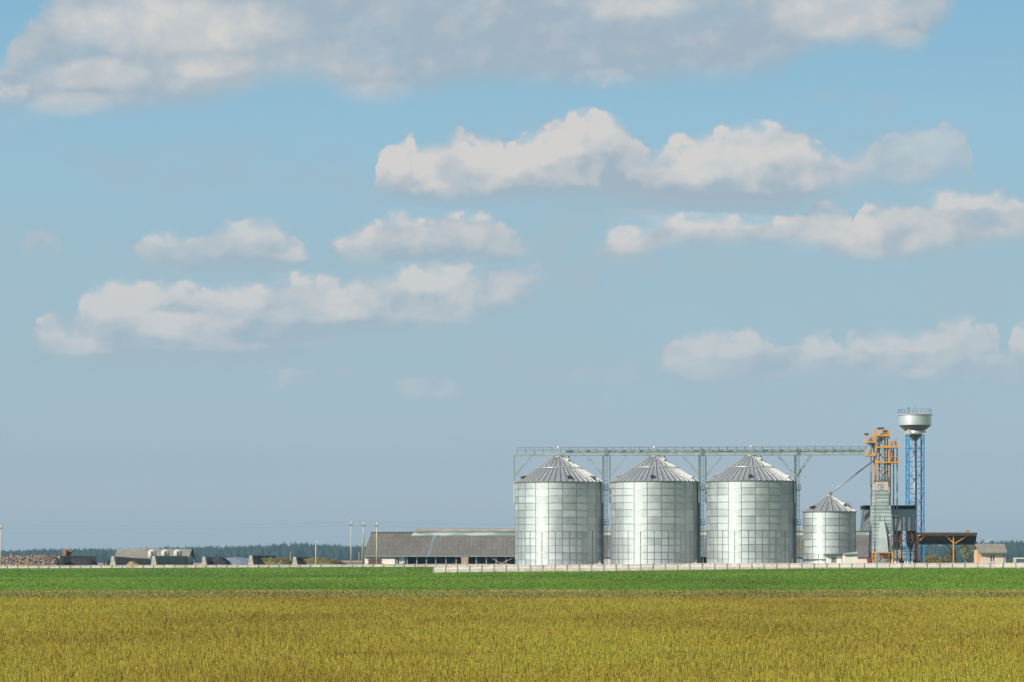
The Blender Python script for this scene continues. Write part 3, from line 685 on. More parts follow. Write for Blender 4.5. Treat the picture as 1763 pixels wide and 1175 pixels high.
def make_silo(pxc, rpx, eave_py, apex_py, rings, nseam, phase, label, vents, big=True, pitch=12.1, group='tall steel grain silos'):
    Y = YL(pxc); k = Y / F; cx, cy = PX(pxc, Y), Y
    R = rpx * k; ze = PZ(eave_py, Y); za = PZ(apex_py, Y); hp = pitch * k; zb = ze - rings * hp
    root = thing('grain_silo', (cx, cy, zb - 0.9), label, 'silo', group)
    # walls: every sheet its own slightly uneven curve
    w = MB(); dphi = 2 * math.pi / nseam
    sj = [random.gauss(0, 0.005) for _ in range(nseam)]; bj = [random.gauss(0.0, 0.006) for _ in range(nseam)]
    for r in range(rings):
        z1 = ze - r * hp; z0 = z1 - hp
        for j in range(nseam):
            a0 = R_(phase) + j * dphi + 0.002; a1 = a0 + dphi - 0.004; n = 12
            t0, t1 = random.gauss(0, 0.003) + sj[j], random.gauss(0, 0.003) - sj[j]; bul = random.gauss(0, 0.003) + bj[j]; tz = random.gauss(0, 0.002)
            vs = []
            for i in range(n + 1):
                f = i / n; rr = R + t0 * (1 - f) + t1 * f + bul * math.sin(math.pi * f)
                a = a0 + (a1 - a0) * f
                vs += [rim(cx, cy, rr + 0.014 + tz, a, z0), rim(cx, cy, rr - tz, a, z1)]
            w.add(vs, [(2 * i, 2 * i + 2, 2 * i + 3, 2 * i + 1) for i in range(n)], random.random(), True)
    w.build('wall', M['silo'], root)
    s = MB()
    for j in range(nseam):
        a = R_(phase) + j * dphi
        s.bar(rim(cx, cy, R + 0.035, a, zb), rim(cx, cy, R + 0.03, a, ze - 0.02), 0.06, 0.05)
    low = 5 if big else 2
    for j in range(nseam):
        a = R_(phase) + (j + 0.5) * dphi
        s.bar(rim(cx, cy, R + 0.04, a, zb), rim(cx, cy, R + 0.04, a, zb + low * hp), 0.055, 0.06)
    s.build('stiffener', M['seam'], root, kind='stuff') if False else s.build('stiffeners', M['seam'], root)
    hb = MB(); hl = MB()
    for r in range(1, rings + 1):
        z = ze - r * hp
        hb.lathe([(R + 0.02, z - 0.005), (R + 0.04, z - 0.005), (R + 0.04, z + 0.03), (R + 0.02, z + 0.03)], (cx, cy), 80, cap=False)
        hl.lathe([(R + 0.02, z - 0.06), (R + 0.045, z - 0.06), (R + 0.045, z - 0.008), (R + 0.02, z - 0.008)], (cx, cy), 80, cap=False)
    hb.build('lap_seams', M['seam'], root); hl.build('lap_edges', M['band'], root)
    # roof: sheets between standing ribs
    nr = 48 if big else 26
    rt = 0.72 if big else 0.35
    Re = R + 0.16; zr = ze - 0.02
    sl = (za - zr) / (Re - rt)
    def roofz(r): return zr + (Re - r) * sl
    ro = MB(); ri = MB()
    for j in range(nr):
        a0 = 2 * math.pi * j / nr; a1 = a0 + 2 * math.pi / nr; am = (a0 + a1) / 2
        tn = random.random()
        ro.add([rim(cx, cy, Re, a0, zr), rim(cx, cy, Re * 1.0, am, zr - 0.035), rim(cx, cy, Re, a1, zr), rim(cx, cy, rt, a1, za), rim(cx, cy, rt, am, za - 0.01), rim(cx, cy, rt, a0, za)],
               [(0, 1, 4, 5), (1, 2, 3, 4)], tn)
        rtop = rt if j % 2 == 0 else R * 0.46
        hh = 0.15
        A = Vector(rim(cx, cy, Re + 0.02, a0, roofz(Re + 0.02) + hh / 2)); B = Vector(rim(cx, cy, rtop, a0, roofz(rtop) + hh / 2))
        ri.bar(A, B, 0.05, hh)
    ro.build('roof', M['roof_sheet'], root); ribs = ri.build('roof_ribs', M['roof_steel'], root)
    ea = MB().lathe([(R - 0.05, ze - 0.14), (R + 0.12, ze - 0.14), (R + 0.12, ze - 0.03), (R - 0.05, ze - 0.03)], (cx, cy), 80, cap=False)
    ea.build('eave_ring', M['seam'], root)
    cap = MB().lathe([(rt + 0.10, za - 0.15), (rt + 0.12, za + 0.12), (rt * 0.8, za + 0.22), (rt * 0.8, za + 0.36)], (cx, cy), 24)
    cap.build('roof_cap', M['frame_steel'], root)
    if big:
        rr = 3.82; z = roofz(rr) + 0.16; g = MB(); N = 40
        for i in range(N):
            g.tube(rim(cx, cy, rr, 2 * math.pi * i / N, z), rim(cx, cy, rr, 2 * math.pi * (i + 1) / N, z), 0.055, 6, cap=False)
        for a in (-0.75, 0.35, 2.4, 3.6): g.bar(rim(cx, cy, rr - 0.3, a, z - 0.1), rim(cx, cy, rr - 0.3, a, z + 0.55), 0.12)
        g.build('roof_ring', M['white_metal'], root)
        # hatch high on the roof, right of the cap
        h = MB(); a = 1.05; c = Vector(rim(cx, cy, 1.75, a, roofz(1.75) + 0.05))
        h.tube(c, c + Vector((0.12, -0.25, 0.32)), 0.28, 14)
        h.build('roof_hatch', M['white_metal'], root)
        p = MB().tube((cx + 1.6, cy - 0.3, roofz(1.6) + 0.1), (cx + 1.6, cy - 0.3, PZ(785.5, Y)), 0.10, 10)
        p.build('roof_pipe', M['frame_steel'], root); p = MB()
        p.tube((cx, cy, za + 0.3), (cx, cy, PZ(784.6, Y)), 0.32, 14)
        p.build('filling_spout', M['frame_steel'], root)
    for a_deg, rf, dark in vents:
        a = R_(a_deg); v = MB(); r0 = R * rf
        c = Vector(rim(cx, cy, r0, a, roofz(r0)))
        outw = Vector((math.sin(a), -math.cos(a), 0)); side = Vector((math.cos(a), math.sin(a), 0))
        q = c + Vector((0, 0, 0.28)); 
        def pt(o_, s_, u_): return tuple(q + outw * o_ + side * s_ + Vector((0, 0, u_)))
        v.hexa([pt(-.3, -.28, -.35), pt(.25, -.28, -.35), pt(.25, .28, -.35), pt(-.3, .28, -.35), pt(-.3, -.28, .22), pt(.62, -.3, .02), pt(.62, .3, .02), pt(-.3, .28, .22)])
        v.tube(pt(0, 0, -.3), pt(0, 0, .1), 0.3, 12)
        v.build('roof_vent', M['dark_steel'] if dark else M['roof_steel'], root)
    f = MB().lathe([(R + 0.25, zb - 0.9), (R + 0.25, zb)], (cx, cy), 64)
    f.build('foundation_slab', M['concrete'], root)
    if big:   # access door sheet low on the right
        a = R_(66); d = MB()
        for b in (0,):
            c0 = rim(cx, cy, R + 0.10, a - 0.06, zb + 0.35); c1 = rim(cx, cy, R + 0.10, a + 0.06, zb + 0.35)
            d.prism([c0, c1, (c1[0], c1[1], c1[2] + 0.75), (c0[0], c0[1], c0[2] + 0.75)], Vector((-math.sin(a), math.cos(a), 0)) * 0.1)
        d.build('access_door', M['cream'], root)
    return root
make_silo(962.5, 75.3, 830.9, 787.2, 12, 20, 3.3, 'leftmost of the three tall galvanised silos, under the free end of the gantry', [(-63, .90, True), (14, .90, True), (57, .90, True)])
make_silo(1127.3, 75.2, 830.0, 786.6, 12, 20, 5.5, 'middle one of the three tall galvanised silos, a silo close on either side', [(-66, .90, False), (-6, .90, True), (62, .90, False)])
make_silo(1292.4, 75.4, 829.1, 786.0, 12, 20, 1.5, 'tall galvanised silo just left of the small silo, third under the gantry', [(-66, .90, False), (-5, .90, True), (62, .90, False)])
make_silo(1428.0, 45.2, 881.0, 855.0, 8, 12, 15.0, 'small low galvanised silo with conical roof beside the drying tower', [(-52, .86, True), (50, .62, False)], big=False, pitch=12.1, group=None)

# bits on the small silo roof: rails and the band round its foot
def small_silo_bits():
    root = [o for o in COL.objects if o.name.startswith('grain_silo') and 'small low' in o.get('label', '')][0]
    Y = YL(1428); k = Y / F
    g = MB()
    for a, b in (((1450, 862), (1465, 873)), ((1456, 861.5), (1464, 867.5)), ((1462, 876), (1462, 866)), ((1466, 880), (1466, 870)), ((1458, 869), (1466, 870))):
        g.bar(P(a[0], a[1], Y - 1.5), P(b[0], b[1], Y - 1.5), 0.07)
    g.build('roof_ladder', M['frame_steel'], root)
    zc = PZ(963.8, Y)
    MB().lathe([(4.27, zc - 0.08), (4.36, zc - 0.08), (4.36, zc + 0.08), (4.27, zc + 0.08)], (PX(1428, Y), Y), 64, cap=False).build('base_band', M['dark_steel'], root)
small_silo_bits()

# ================================================================== GANTRY OVER THE SILOS
def gantry():
    x0, x1 = 884.0, 1490.0
    root = thing('conveyor_gantry', (PX(1127, 512), 512, 1.3), 'long grey steel conveyor gantry with handrails running above the silo roofs', 'conveyor gantry')
    def G(px, py, off=0.0):
        Y = YL(px); return (PX(px, Y), Y + off, PZ(py, Y))
    def dy(px): return (px - 884) / (1490 - 884)          # the deck climbs a pixel to the right
    b = MB()
    for off in (-0.62, 0.62): b.bar(G(x0, 783.2, off), G(x1, 781.9, off), 0.12, 0.36)
    b.bar(G(x0, 784.2), G(x1, 782.9), 1.2, 0.06)
    for i in range(41):
        px = x0 + 6 + i * 14.8; b.bar(G(px, 783.6 - dy(px) * 1.3, -0.6), G(px, 783.6 - dy(px) * 1.3, 0.6), 0.1, 0.16)
    b.build('girder', M['frame_steel'], root)
    h = MB()
    for off in (-0.66, 0.66):
        for lvl in (771.3, 775.6): h.bar(G(890, lvl, off), G(x1, lvl - 1.9, off), 0.08)
        px = 890.0
        while px < x1: h.bar(G(px, 783, off), G(px, 771.3 - dy(px) * 1.9, off), 0.075); px += 15.1
    h.build('handrail', M['seam'], root)
    c = MB()
    for a, e, t, u in ((978, 1052, 776.6, 779.6), (1052, 1204, 775.6, 780.6), (1204, 1371, 775.4, 780.2), (1371, 1488, 774.6, 778.4)):
        c.bar(G(a, (t + u) / 2), G(e, (t + u) / 2 - 0.4), 0.5, (u - t) * 0.095)
    for a in (976, 984, 1013, 1050, 1072, 1103, 1143, 1200, 1236, 1259, 1314, 1320, 1345, 1371, 1402, 1437, 1462): c.bar(G(a, 780.5), G(a, 774.6), 0.35, 0.7)
    for q in (0,): c.bar(G(x0 + 20, 780.3, -.55), G(x1, 779.0, -.55), .06, .10)  # strip added to draw the shadow line between casing and girder
    c.build('conveyor_casing', M['frame_steel'], root)
    for a, e in ((976, 986), (1228, 1258), (1400, 1424)): MB().bar(G(a, 778.6), G(e, 778.4), 0.7, 0.22).build('drive_unit', M['dark_steel'], root)
    for px, py in ((961.2, 771.2), (1126.2, 770.8), (1292.7, 769.4)):
        l = MB(); p = G(px, py, -0.7); l.lathe([(0.08, p[2] - 0.16), (0.17, p[2] - 0.08), (0.17, p[2] + 0.08), (0.08, p[2] + 0.16)], (p[0], p[1]), 12)
        l.build('lamp', M['lamp'], root)
    for px, low, side in ((885.5, 866, 1), (1038.3, 975, -1), (1050.2, 866, 1), (1204.2, 975, -1), (1215.3, 866, 1), (1369.0, 975, -1)):
        m = MB()
        for off in (-0.55, 0.55): m.bar(G(px, 784, off), G(px, low, off), 0.22)
        m.build('column', M['frame_steel'] if side > 0 else M['seam'], root)
        pl = MB()
        pl.bar(G(px + side * 0.6, 832, -0.3), G(px + side * 0.6, 866, -0.3), 0.42, 1.5)
        pl.build('bracket_plate', M['roof_steel'], root)
        br = MB()
        ex = px + side * 27.5
        for off in (-0.55, 0.55): br.bar(G(px, 820, off), G(ex, 786.2, off), 0.26)
        br.build('brace', M['frame_steel'], root)
    br = MB()
    for off in (-0.55, 0.55): br.bar(G(1369.5, 824, off), G(1396.5, 785, off), 0.28)
    br.build('brace', M['frame_steel'], root)
    for px in (1043.0, 1208.0, 1373.0):
        l = MB()
        for s in (-2.1, 2.1): l.bar(G(px + s, 772, -0.9), G(px + s, 973, -0.9), 0.075)
        py = 773.0
        while py < 972: l.bar(G(px - 2.1, py, -0.9), G(px + 2.1, py, -0.9), 0.06); py += 3.2
        py = 786.0
        while py < 880:                               # safety cage hoops
            for s0, s1, o0, o1 in ((-2.1, -3.2, -.9, -1.4), (-3.2, 0, -1.4, -1.75), (0, 3.2, -1.75, -1.4), (3.2, 2.1, -1.4, -.9)): l.bar(G(px + s0, py, o0), G(px + s1, py, o1), 0.04)
            py += 8.5
        lad = l.build('ladder', M['seam'], root)
        for py, a, e in ((843.8, -3, 3.5), (904, -7, 4)):
            q = MB(); q.bar(G(px + a, py, -1.3), G(px + e, py, -1.3), 1.2, 0.16)
            for s in (a, (a + e) / 2, e): q.bar(G(px + s, py, -1.85), G(px + s, py - 9.5, -1.85), 0.08)
            for lv in (9.5, 5): q.bar(G(px + a, py - lv, -1.85), G(px + e, py - lv, -1.85), 0.07)
            q.build('landing', M['dark_steel'], lad)
gantry()

# aeration fans at the feet of two silos
for px, lab in ((1032, 'small blue covered fan unit at the foot of the leftmost tall silo'), (1196, 'small blue covered fan unit at the foot of the middle tall silo')):
    Y = 500.3; root = thing('aeration_fan', P(px, 975, Y), lab, 'fan', 'fan units at the silo feet')
    X = PX(px, Y); z = PZ(973.5, Y)
    MB().tube((X, Y - 0.4, z + 0.12), (X, Y + 0.4, z + 0.12), 0.34, 16).box(X - 0.35, X + 0.5, Y - 0.35, Y + 0.35, z - 0.6, z + 0.10).build('housing', M['blue_tarp'], root)
    MB().tube((X - 0.75, Y - 0.1, z + 0.15), (X - 0.38, Y - 0.1, z + 0.15), 0.16, 12).build('motor', M['orange'], root)
    MB().box(X - 1.15, X - 0.8, Y - 0.2, Y + 0.2, z - 0.5, z + 0.16).build('control_box', M['dark_steel'], root)

# ================================================================== FENCES
def fence(name, label, pxs, Yf, topf, h, mat_post, motif=True):
    root = thing(name, P(pxs[0], 985, Yf(pxs[0])), label, 'fence')
    def B(px): Y = Yf(px); return PX(px, Y), Y, PZ(topf(px), Y)
    for i, px in enumerate(pxs):
        x, y, z = B(px)
        MB().box(x - 0.085, x + 0.085, y - 0.09, y + 0.07, z - h - 0.3, z + 0.05 + random.uniform(-.01, .02)).build('post', mat_post, root)
        if i == len(pxs) - 1: break
        x2, y2, z2 = B(pxs[i + 1]); dz = random.gauss(0, 0.012)
        a = Vector((x + 0.088, y, z + dz)); b = Vector((x2 - 0.088, y2, z2 + dz)); L = b - a; u = L.normalized()
        def slab(m, s0, s1, t0, t1, yo0, yo1, tint=0.5):
            p0 = a + u * s0; p1 = a + u * s1
            m.hexa([(p0.x, p0.y + yo0, p0.z - t1), (p1.x, p1.y + yo0, p1.z - t1), (p1.x, p1.y + yo1, p1.z - t1), (p0.x, p0.y + yo1, p0.z - t1),
                    (p0.x, p0.y + yo0, p0.z - t0), (p1.x, p1.y + yo0, p1.z - t0), (p1.x, p1.y + yo1, p1.z - t0), (p0.x, p0.y + yo1, p0.z - t0)], tint)
        m = MB(); Ln = L.length; hc = min(0.52, h * 0.55)
        slab(m, 0, Ln, 0.02, hc, -0.02, 0.03)
        nm = 7
        for j in range(nm):                                # raised dark pieces paint the shade of pierced holes; some left out
            s = (j + 0.5) / nm * Ln; wdt = 0.085
            if random.random() < 0.86:
                slab(m, s - wdt, s + wdt, 0.13, 0.20, -0.026, -0.021, 0.12)
                slab(m, s - wdt * 0.4, s + wdt * 0.4, 0.202, 0.30, -0.026, -0.021, 0.12)
        slab(m, 0, Ln, 0.0, 0.05, -0.045, 0.045, 0.6)
        pn = m.build('panel', M['fence'], root)
        m = MB(); slab(m, 0, Ln, hc + 0.004, h + 0.2, -0.035, 0.035); m.build('base_course', M['fence_low'], pn)
    return root
import bisect
tp = [(745, 975.4), (870, 973.1), (1040, 972.2), (1220, 970.0), (1400, 970.2), (1763, 969.3), (1900, 969.2)]
def topn(px): return float(np.interp(px, [a for a, _ in tp], [b for _, b in tp]))
pxs = [746.0]
while pxs[-1] < 1850: pxs.append(pxs[-1] + 20.8 + (pxs[-1] - 745) / 1018 * 1.1)
fence('panel_fence', 'pale concrete panel fence in front of the silos with dark joints', pxs, lambda px: 497.0 - (px - 745) / 1018 * 19.0, topn, 1.15, M['fence_post'])
pxs = [-60 + 18.0 * i for i in range(53)]
fence('panel_fence', 'low far concrete panel fence along the left side, in front of the silage walls', pxs, lambda px: 579.0, lambda px: float(np.interp(px, [0, 400, 745, 900], [974.0, 972.8, 971.4, 971.2])), 0.9, M['fence_post'])

# ================================================================== LONG BARN
def barn():
    th = R_(8.0); e = Vector((math.cos(th), -math.sin(th), 0)); n_ = Vector((math.sin(th), math.cos(th), 0))
    A = Vector((PX(628, 640), 640, 0))
    def at(px):      # point on the eave line seen at column px
        k = (px - CX) / F                                # A.x + s e.x = k (A.y + s e.y)
        return (k * A.y - A.x) / (e.x - k * e.y)
    def W(s, d, z): v = A + e * s + n_ * d; return (v.x, v.y, z)
    S1 = at(1512); zg = 1.3; ze = 3.80; zr = 8.42; D = 9.0
    root = thing('cattle_barn', W(0, 0, zg), 'long low cattle barn with weathered grey roof and open dark bays behind the silos', 'barn')
    # in plan frame: local x along e ; build roofs as real slabs
    def slab(m, s0, s1, d0, z0, d1, z1, t=0.12, tint=0.5):
        m.hexa([W(s0, d0, z0 - t), W(s1, d0, z0 - t), W(s1, d1, z1 - t), W(s0, d1, z1 - t), W(s0, d0, z0), W(s1, d0, z0), W(s1, d1, z1), W(s0, d1, z1)], tint)
    m = MB(); slab(m, -0.3, S1, -0.5, ze - 0.23, D, zr); slab(m, -0.3, S1, D, zr, 2 * D + 0.5, ze - 0.23)
    rf = m.build('roof', M['roof_grey'], root)
    # raised ridge vent with translucent side strip, from column 700 on
    sv = at(701.5)
    m = MB(); m.hexa([W(sv - 0.7, D - 1.3, 7.7), W(S1, D - 1.3, 7.7), W(S1, D - 1.15, 7.7), W(sv - 0.7, D - 1.15, 7.7), W(sv + .1, D - 1.2, 8.52), W(S1, D - 1.2, 8.52), W(S1, D - 1.05, 8.52), W(sv + .1, D - 1.05, 8.52)])
    m.build('skylight_strip', M['skylight'], rf)
    m = MB(); slab(m, sv + 0.2, S1, D - 1.4, 8.60, D - 0.1, 9.15, 0.06); slab(m, sv + 0.2, S1, D - 0.1, 9.15, D + 1.4, 8.55, 0.06)
    m.build('ridge_cap', M['roof_cap'], rf)
    m = MB(); slab(m, -0.3, sv, D - 0.4, zr + 0.02, D, zr + 0.16, 0.08); slab(m, -0.3, sv, D, zr + 0.16, D + 0.4, zr + 0.02, 0.08)
    m.build('ridge_cap', M['roof_grey'], rf)
    for px in (735.0, 1046.0, 1205.5):
        s = at(px); m = MB(); slab(m, s, s + 0.75, -0.55, ze - 0.215, D - 1.35, zr - 0.645, 0.06)
        m.build('roof_strip', M['strip'], rf)
    # gutter board
    m = MB(); m.hexa([W(-0.3, -0.55, ze - 0.42), W(S1, -0.55, ze - 0.42), W(S1, -0.5, ze - 0.42), W(-0.3, -0.5, ze - 0.42), W(-0.3, -0.55, ze - 0.27), W(S1, -0.55, ze - 0.27), W(S1, -0.5, ze - 0.27), W(-0.3, -0.5, ze - 0.27)])
    m.build('gutter', M['frame_steel'], root)
    def wall(m, s0, s1, d0, d1, z0, z1): m.hexa([W(s0, d0, z0), W(s1, d0, z0), W(s1, d1, z0), W(s0, d1, z0), W(s0, d0, z1), W(s1, d0, z1), W(s1, d1, z1), W(s0, d1, z1)])
    m = MB(); wall(m, 0, at(680), 0, 0.25, zg - .5, ze - 0.25)
    # left gable
    m.prism([W(0, 0.26, zg - .5), W(0, 2 * D, zg - .5), W(0, 2 * D, ze - 0.3), W(0, D, zr - 0.2), W(0, 0.26, ze - 0.3)], e * 0.25)
    wl = m.build('end_wall', M['white'], root)
    m = MB(); wall(m, 0.05, at(680) - .05, -0.03, -0.001, ze - 0.75, ze - 0.26); m.build('wall_band', M['concrete'], wl)
    m = MB(); wall(m, at(634.5), at(656.5), -0.06, -0.002, zg - .2, 2.95)
    for px in (634.5, 656.5):
        for z in (2.0, 2.65): wall(m, at(px) - 0.28, at(px) + 0.28, -0.10, -0.061, z, z + 0.09)
    d = m.build('door', M['door_red_gable_shade'], root)
    # other solid stretches of the long wall
    m = MB(); wall(m, at(1368), at(1400), 0, 0.2, zg - .5, ze - 0.25); m.build('side_wall', M['grey_sheet'], root, label='pale blue sheet wall section of the barn')
    bpy.context.view_layer.update()
    m = MB(); wall(m, at(1400), S1, 0, 0.2, zg - .5, ze - 0.55); m.build('side_wall', M['cream'], root)
    m = MB(); wall(m, at(1037), at(1052), 0, 0.2, zg - .5, ze - 0.3); m.build('side_wall', M['concrete'], root)
    # back wall with pale panes that paint daylight in its openings, roof trusses
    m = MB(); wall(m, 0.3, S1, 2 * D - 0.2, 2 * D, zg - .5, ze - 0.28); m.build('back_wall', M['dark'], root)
    s = at(736)
    while s < at(1368):
        w_ = random.uniform(1.5, 2.2)
        m = MB()
        if random.random() < 0.85: wall(m, s, s + w_, 2 * D - 0.26, 2 * D - 0.21, 2.95 + random.uniform(-.05, .1), 3.3)
        if random.random() < 0.5: wall(m, s + 0.3, s + w_ - 0.2, 2 * D - 0.27, 2 * D - 0.22, 1.95, 2.955)
        s += 2.45
        if m.f: m.build('window_pane', M['daylight_pane'], root)
    m = MB()
    for i in range(40):
        s = at(742) + i * 2.45
        wall(m, s, s + 0.12, 12.0, 12.12, zg, 3.6); wall(m, s, s + 2.3, 12.0, 12.05, 2.3, 2.42)
        if i % 2: wall(m, s + 0.6, s + 1.5, 8, 9, 1.5, 2.5 + random.uniform(-.2, .2))
    m.build('stall_partitions', M['concrete'], root)
    m = MB(); wall(m, at(681), at(1037), 0.02, 0.16, zg - .5, 1.86); m.build('kerb_wall', M['concrete'], root)
    for px in (681.5, 683.5, 700.5, 717.2, 734.0, 750, 767.5, 785, 802, 819.5, 837, 854, 871, 1222, 1240, 1210.5):
        s = at(px); m = MB(); wall(m, s - 0.09, s + 0.09, 0.17, 0.35, zg - .5, ze - 0.2); m.build('post', M['frame_steel'], root)
    for a, b in ((845, 863), (886, 863)):
        m = MB(); m.bar(W(at(a), -0.1, 3.25), W(at(b), -0.1, 2.0), 0.11); m.build('brace', M['wood'], root)
    # torn tarpaulin in the second bay
    m = MB(); N = 14
    s0, s1 = at(685.5), at(697)
    for i in range(N):
        a, b = s0 + (s1 - s0) * i / N, s0 + (s1 - s0) * (i + 1) / N; o0, o1 = 0.5 + 0.08 * math.sin(i * 1.9), 0.5 + 0.08 * math.sin((i + 1) * 1.9)
        m.add([W(a, o0, 1.9), W(b, o1, 1.9), W(b, o1 , 3.4), W(a, o0, 3.4)], [(0, 1, 2, 3)])
    m.bar(W(at(689), 0.2, 1.95), W(at(696.5), 0.2, 2.35), 0.22)
    m.build('tarpaulin', M['curtain'], root)
    m = MB(); wall(m, at(795.5), at(807.5), -1.2, -0.3, zg - .5, 3.18)
    pr = m.build('brick_pier', M['pinkbrick'], root)
    m = MB(); wall(m, at(795.2), at(807.8), -1.25, -0.25, 3.184, 3.26); wall(m, at(801), at(802), -1.25, -1.201, zg, 3.18); m.build('capping', M['concrete'], pr)
barn()

# ================================================================== HUTS NEXT TO THE SMALL SILO
def hut():
    Y = 496.8
    root = thing('hut', P(1437, 975, Y), 'small white hut with dark flat roof and one window in front of the small silo', 'hut')
    x0, x1 = PX(1425, Y), PX(1449, Y); z0, z1 = 1.0, PZ(957.5, Y)
    wx0, wx1, wz0, wz1 = PX(1431, Y), PX(1440.5, Y), PZ(969.5, Y), PZ(959.7, Y)
    m = MB().box(x0, wx0, Y, Y + 0.2, z0, z1).box(wx1, x1, Y, Y + 0.2, z0, z1).box(wx0, wx1, Y, Y + 0.2, z0, wz0).box(wx0, wx1, Y, Y + 0.2, wz1, z1)
    m.box(x0, x0 + 0.2, Y + .2, Y + 2.4, z0, z1).box(x1 - 0.2, x1, Y + .2, Y + 2.4, z0, z1).box(x0, x1, Y + 2.4, Y + 2.6, z0, z1)
    m.build('wall', M['white'], root)
    w = MB().box(wx0, wx0 + .06, Y - .02, Y + .06, wz0, wz1).box(wx1 - .06, wx1, Y - .02, Y + .06, wz0, wz1).box(wx0 + .06, wx1 - .06, Y - .02, Y + .06, wz1 - .06, wz1).box(wx0 + .06, wx1 - .06, Y - .02, Y + .06, wz0, wz0 + .06).build('window', M['concrete'], root)
    MB().box(wx0 + .06, wx1 - .06, Y + .07, Y + .11, wz0, wz1).build('pane', M['strip'], w)
    MB().box(x0 - 0.35, x1 + 0.15, Y - 0.45, Y + 2.9, z1 + 0.003, z1 + 0.24).build('roof', M['dark_steel'], root)
hut()
def white_shed():
    Y = 494.3
    root = thing('storage_box', P(1465, 975, Y), 'plain white boxy shed with slanting pale roof beside the small silo', 'shed')
    x0, x1 = PX(1453.3, Y), PX(1476.6, Y); za, zb = PZ(955.6, Y), PZ(955.0, Y)
    MB().prism([(x0, Y, 1.0), (x1, Y, 1.0), (x1, Y, zb), (x0, Y, za)], (0, 2.6, 0)).build('wall', M['white'], root)
    MB().prism([(x0 - 0.1, Y - 0.35, za + .02), (x1 + 0.05, Y - 0.35, zb + .02), (x1 + 0.05, Y - .35, zb + 0.10), (x0 - 0.1, Y - .35, za + 0.10)], (0, 3.2, 0)).build('roof', M['seam'], root)
    MB().prism([(x0 + 0.1, Y - 0.2, za + .105), (x1 + 0.0, Y - 0.2, zb + .105), (x1 + 0.0, Y - .2, PZ(950.2, Y)), (x0 + 0.1, Y - .2, PZ(953.2, Y))], (0, 2.6, 0)).build('roof_sheet', M['white_metal'], root)
white_shed()
def back_shed():
    Y = 560.0
    root = thing('shed', P(1558, 972, Y), 'low white shed with grey roof seen beneath the raised bins', 'shed')
    x0, x1 = PX(1536, Y), PX(1579, Y); zt = PZ(960.5, Y)
    MB().box(x0, x1, Y, Y + 6, 1.0, zt).build('wall', M['white'], root)
    MB().prism([(x0 - .3, Y - .5, zt - .1), (x0 - .3, Y + 3, PZ(947.5, Y)), (x0 - .3, Y + 6.5, zt - .1)], (x1 - x0 + .6, 0, 0)).build('roof', M['roof_tan'], root)
    for px in (1549, 1572): MB().box(PX(px, Y), PX(px + 2.2, Y), Y - .04, Y - .003, 1.0, zt - .25).build('door', M['rust'], root)
back_shed()

